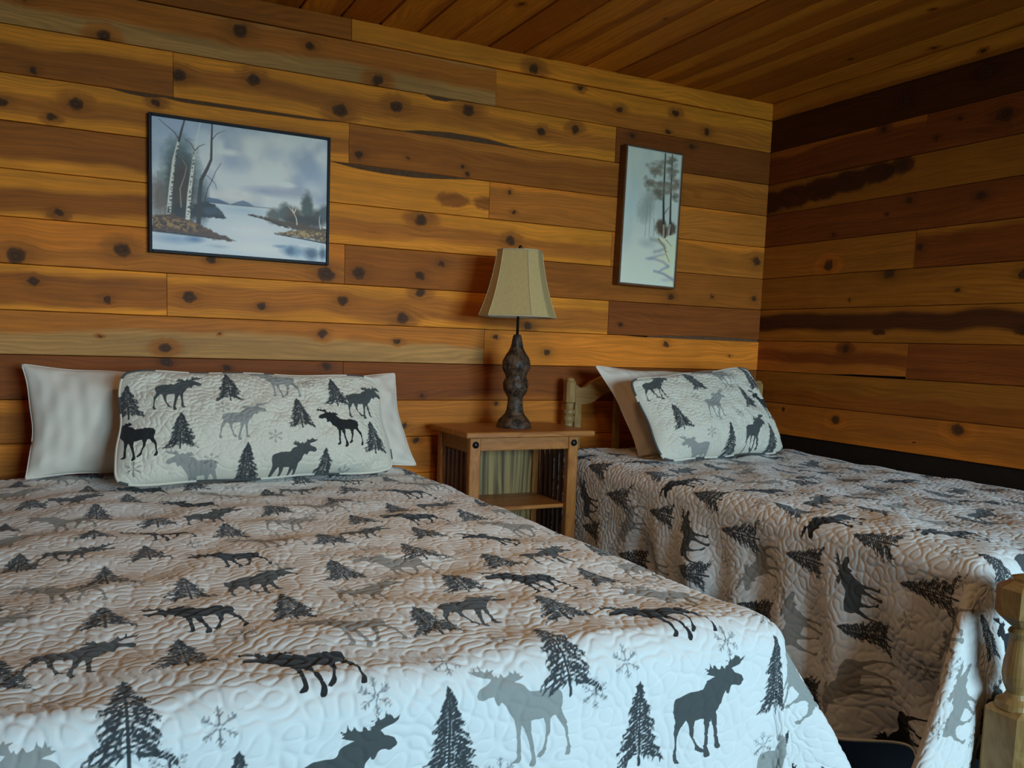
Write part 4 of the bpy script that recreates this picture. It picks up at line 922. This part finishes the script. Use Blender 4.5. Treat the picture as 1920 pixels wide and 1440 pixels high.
def snow_painting(w, h):
    p = Art(w, h, 140, 290); U, V = p.U, p.V; p.c[:] = (206, 214, 210)
    p.lay(np.clip((vnoise(U, V*.5, 3, 2)-.45)*2, 0, .6), (178, 196, 200)); p.blob(.1, .42, .35, .22, (184, 206, 216), .7, 1); p.lay(np.clip((V-.62)*3, 0, .9), (222, 222, 210))
    for (u, v, ru, rv, c) in ((.40, .42, .20, .14, (162, 172, 172)), (.45, .38, .13, .11, (150, 160, 160)), (.36, .47, .16, .10, (158, 168, 168))): p.blob(u, v, ru, rv, c, .7, .7, int(v*90), .5)
    for pts in ([(.42, .40), (.41, .64)], [(.47, .40), (.485, .64)], [(.56, .50), (.57, .63)]): p.line(pts, .006, .004, (136, 140, 136), .8)
    p.poly([(.62, .655), (.75, .63), (1, .60), (1, 1), (.90, .96), (.72, .90), (.84, .86), (.60, .80), (.80, .76), (.82, .71), (.78, .67)], (228, 222, 196), 1, .015)
    for (u, v, ru, rv) in ((.70, .555, .14, .07), (.90, .555, .10, .06), (.76, .59, .10, .05)): p.blob(u, v, ru, rv, (82, 66, 54), .9, .5, int(u*50), .5)
    p.poly([(.76, .64), (1, .59), (1, .66), (.80, .69)], (230, 224, 202), 1, .015)
    for pts, a, c in (([(.69, 0), (.70, .20), (.71, .36), (.735, .50), (.77, .625)], .010, .024), ([(.82, 0), (.835, .20), (.845, .36), (.86, .50), (.875, .60)], .008, .020), ([(.73, .46), (.79, .42), (.82, .40)], .006, .003)): p.line(pts, a, c, (56, 54, 50))
    p.line([(.745, .54), (.755, .63)], .016, .018, (196, 182, 166), .8); p.line([(.865, .53), (.85, .61)], .012, .014, (190, 176, 160), .8)
    r = random.Random(4)
    for (u, v, n, su, sv) in ((.53, .14, 16, .10, .03), (.44, .25, 14, .09, .025), (.60, .31, 18, .10, .03), (.80, .05, 10, .08, .02), (.84, .14, 12, .09, .03), (.92, .23, 14, .08, .03), (.93, .32, 8, .06, .02), (.78, .26, 10, .08, .03), (.66, .24, 10, .07, .02), (.62, .10, 6, .05, .02)):
        for k in range(n*2): p.blob(u+r.gauss(0, su*.55), v+r.gauss(0, sv*.7), r.uniform(.04, .10), r.uniform(.010, .024), r.choice([(112, 106, 96), (134, 122, 110), (100, 100, 90), (146, 140, 130)]), .5, .9)
    p.line([(.52, .655), (.66, .66), (.78, .69), (.80, .71), (.70, .735), (.60, .745)], .03, .02, (150, 160, 160), .7, .02); p.blob(.45, .69, .20, .05, (168, 176, 172), .7, 1)
    p.line([(.80, .755), (.70, .77), (.52, .80)], .006, .016, (150, 160, 168), .8, .02); p.line([(.46, .803), (.62, .80), (.78, .815), (.88, .845)], .010, .018, (140, 152, 172), .85, .02); p.line([(.88, .845), (.76, .875), (.72, .89)], .016, .010, (136, 148, 170), .85, .02); p.line([(.62, .89), (.80, .905), (.90, .925), (1, .945)], .012, .022, (124, 138, 168), .9, .02); p.blob(.85, .95, .14, .02, (150, 166, 192), .6, 1)
    p.line([(.66, .645), (.78, .70), (.83, .76), (.90, .81)], .012, .004, (150, 120, 70)); p.line([(.80, .73), (.86, .735)], .006, .003, (150, 120, 70)); p.line([(.80, .645), (.92, .69)], .008, .003, (150, 124, 80))
    return p.mesh('canvas')
def framed(label, mesh, cx, cz, w, h, depth, fw_, mat, tilt, inner=None):
    """picture w x h on the wall; frame fw_ wide and depth deep"""
    root = empty('framed_painting', (cx, 0, cz)); tag(root, label, 'painting', 'landscape paintings on the plank wall')
    root.rotation_euler = (0, tilt, 0)
    W_, H_ = w/2+fw_, h/2+fw_
    for (nm, a, b_, c, d) in (('frame_side', -W_, -w/2, -H_, H_), ('frame_side', w/2, W_, -H_, H_), ('frame_rail', -w/2, w/2, h/2, H_), ('frame_rail', -w/2, w/2, -H_, -h/2)):
        bm = bmesh.new(); bx(bm, a, b_, -depth, -.003, c, d, .0015); bmobj(nm, bm, mat, root, world=False)
    bm = bmesh.new(); bx(bm, -w/2, w/2, -depth+.008, -.003, -h/2, h/2); bmobj('backing', bm, mat, root, world=False)
    o = link('canvas', mesh, CANVAS, root, True); o.location = (0, -depth+.005, 0)
    if inner:
        t = .0025
        for (a, b_, c, d) in ((-w/2, -w/2+t, -h/2, h/2), (w/2-t, w/2, -h/2, h/2), (-w/2+t, w/2-t, h/2-t, h/2), (-w/2+t, w/2-t, -h/2, -h/2+t)):
            bm = bmesh.new(); bx(bm, a, b_, -depth+.0015, -depth+.006, c, d); bmobj('inner_lip', bm, inner, root, world=False)
    return root
LIP = plain('pale_lip', (.55, .58, .55, 1), .5, .4)
framed('wide painting of birches by a lake in a thin black frame', lake_painting(.612, .450), .575, EYE+.511, .612, .450, .028, .011, BLACKF, .004)
framed('tall narrow painting of bare trees by a snowy stream in a brown frame', snow_painting(.296, .592), 2.352, EYE+.583, .296, .592, .052, .009, BROWNF, .018, LIP)

# ------------------------------------------------------------------ added warm fill: an unseen ceiling fixture that tints the bed tops
CL = (.9, -1.75, CEIL)
cl = empty('added_warm_fill', CL); tag(cl, 'added warm fill fixture with glowing dome above the foot of the wide bed', 'lamp')
bm = bmesh.new(); lathe(bm, [(.15, CEIL-.001), (.155, CEIL-.012), (.15, CEIL-.03), (.13, CEIL-.034)], CL[0], CL[1], 32); bmobj('fill_ring', bm, IRON, cl, True)
DOME = bpy.data.materials.new('fill_glow'); DOME.use_nodes = True; nb_ = NB(DOME.node_tree); DOME.node_tree.nodes.clear()
o_ = nb_.new('ShaderNodeOutputMaterial'); e_ = nb_.new('ShaderNodeEmission'); e_.inputs[0].default_value = (1, .60, .28, 1); e_.inputs[1].default_value = 1.0
nb_.l.new(e_.outputs[0], o_.inputs[0])
LAMP = bpy.data.lights.new('added_fill_spot', 'SPOT'); LAMP.energy = 4.0; LAMP.color = (1, .66, .36); LAMP.shadow_soft_size = .13; LAMP.spot_size = math.radians(172); LAMP.spot_blend = .35
lo_ = bpy.data.objects.new('added_fill_spot', LAMP); C.objects.link(lo_); lo_.parent = cl; lo_.location = (0, 0, -.14)
bm = bmesh.new(); lathe(bm, [(.128, CEIL-.034), (.125, CEIL-.05), (.105, CEIL-.075), (.07, CEIL-.092), (.03, CEIL-.099), (.002, CEIL-.1)], CL[0], CL[1], 32); bmobj('fill_dome', bm, DOME, cl, True)
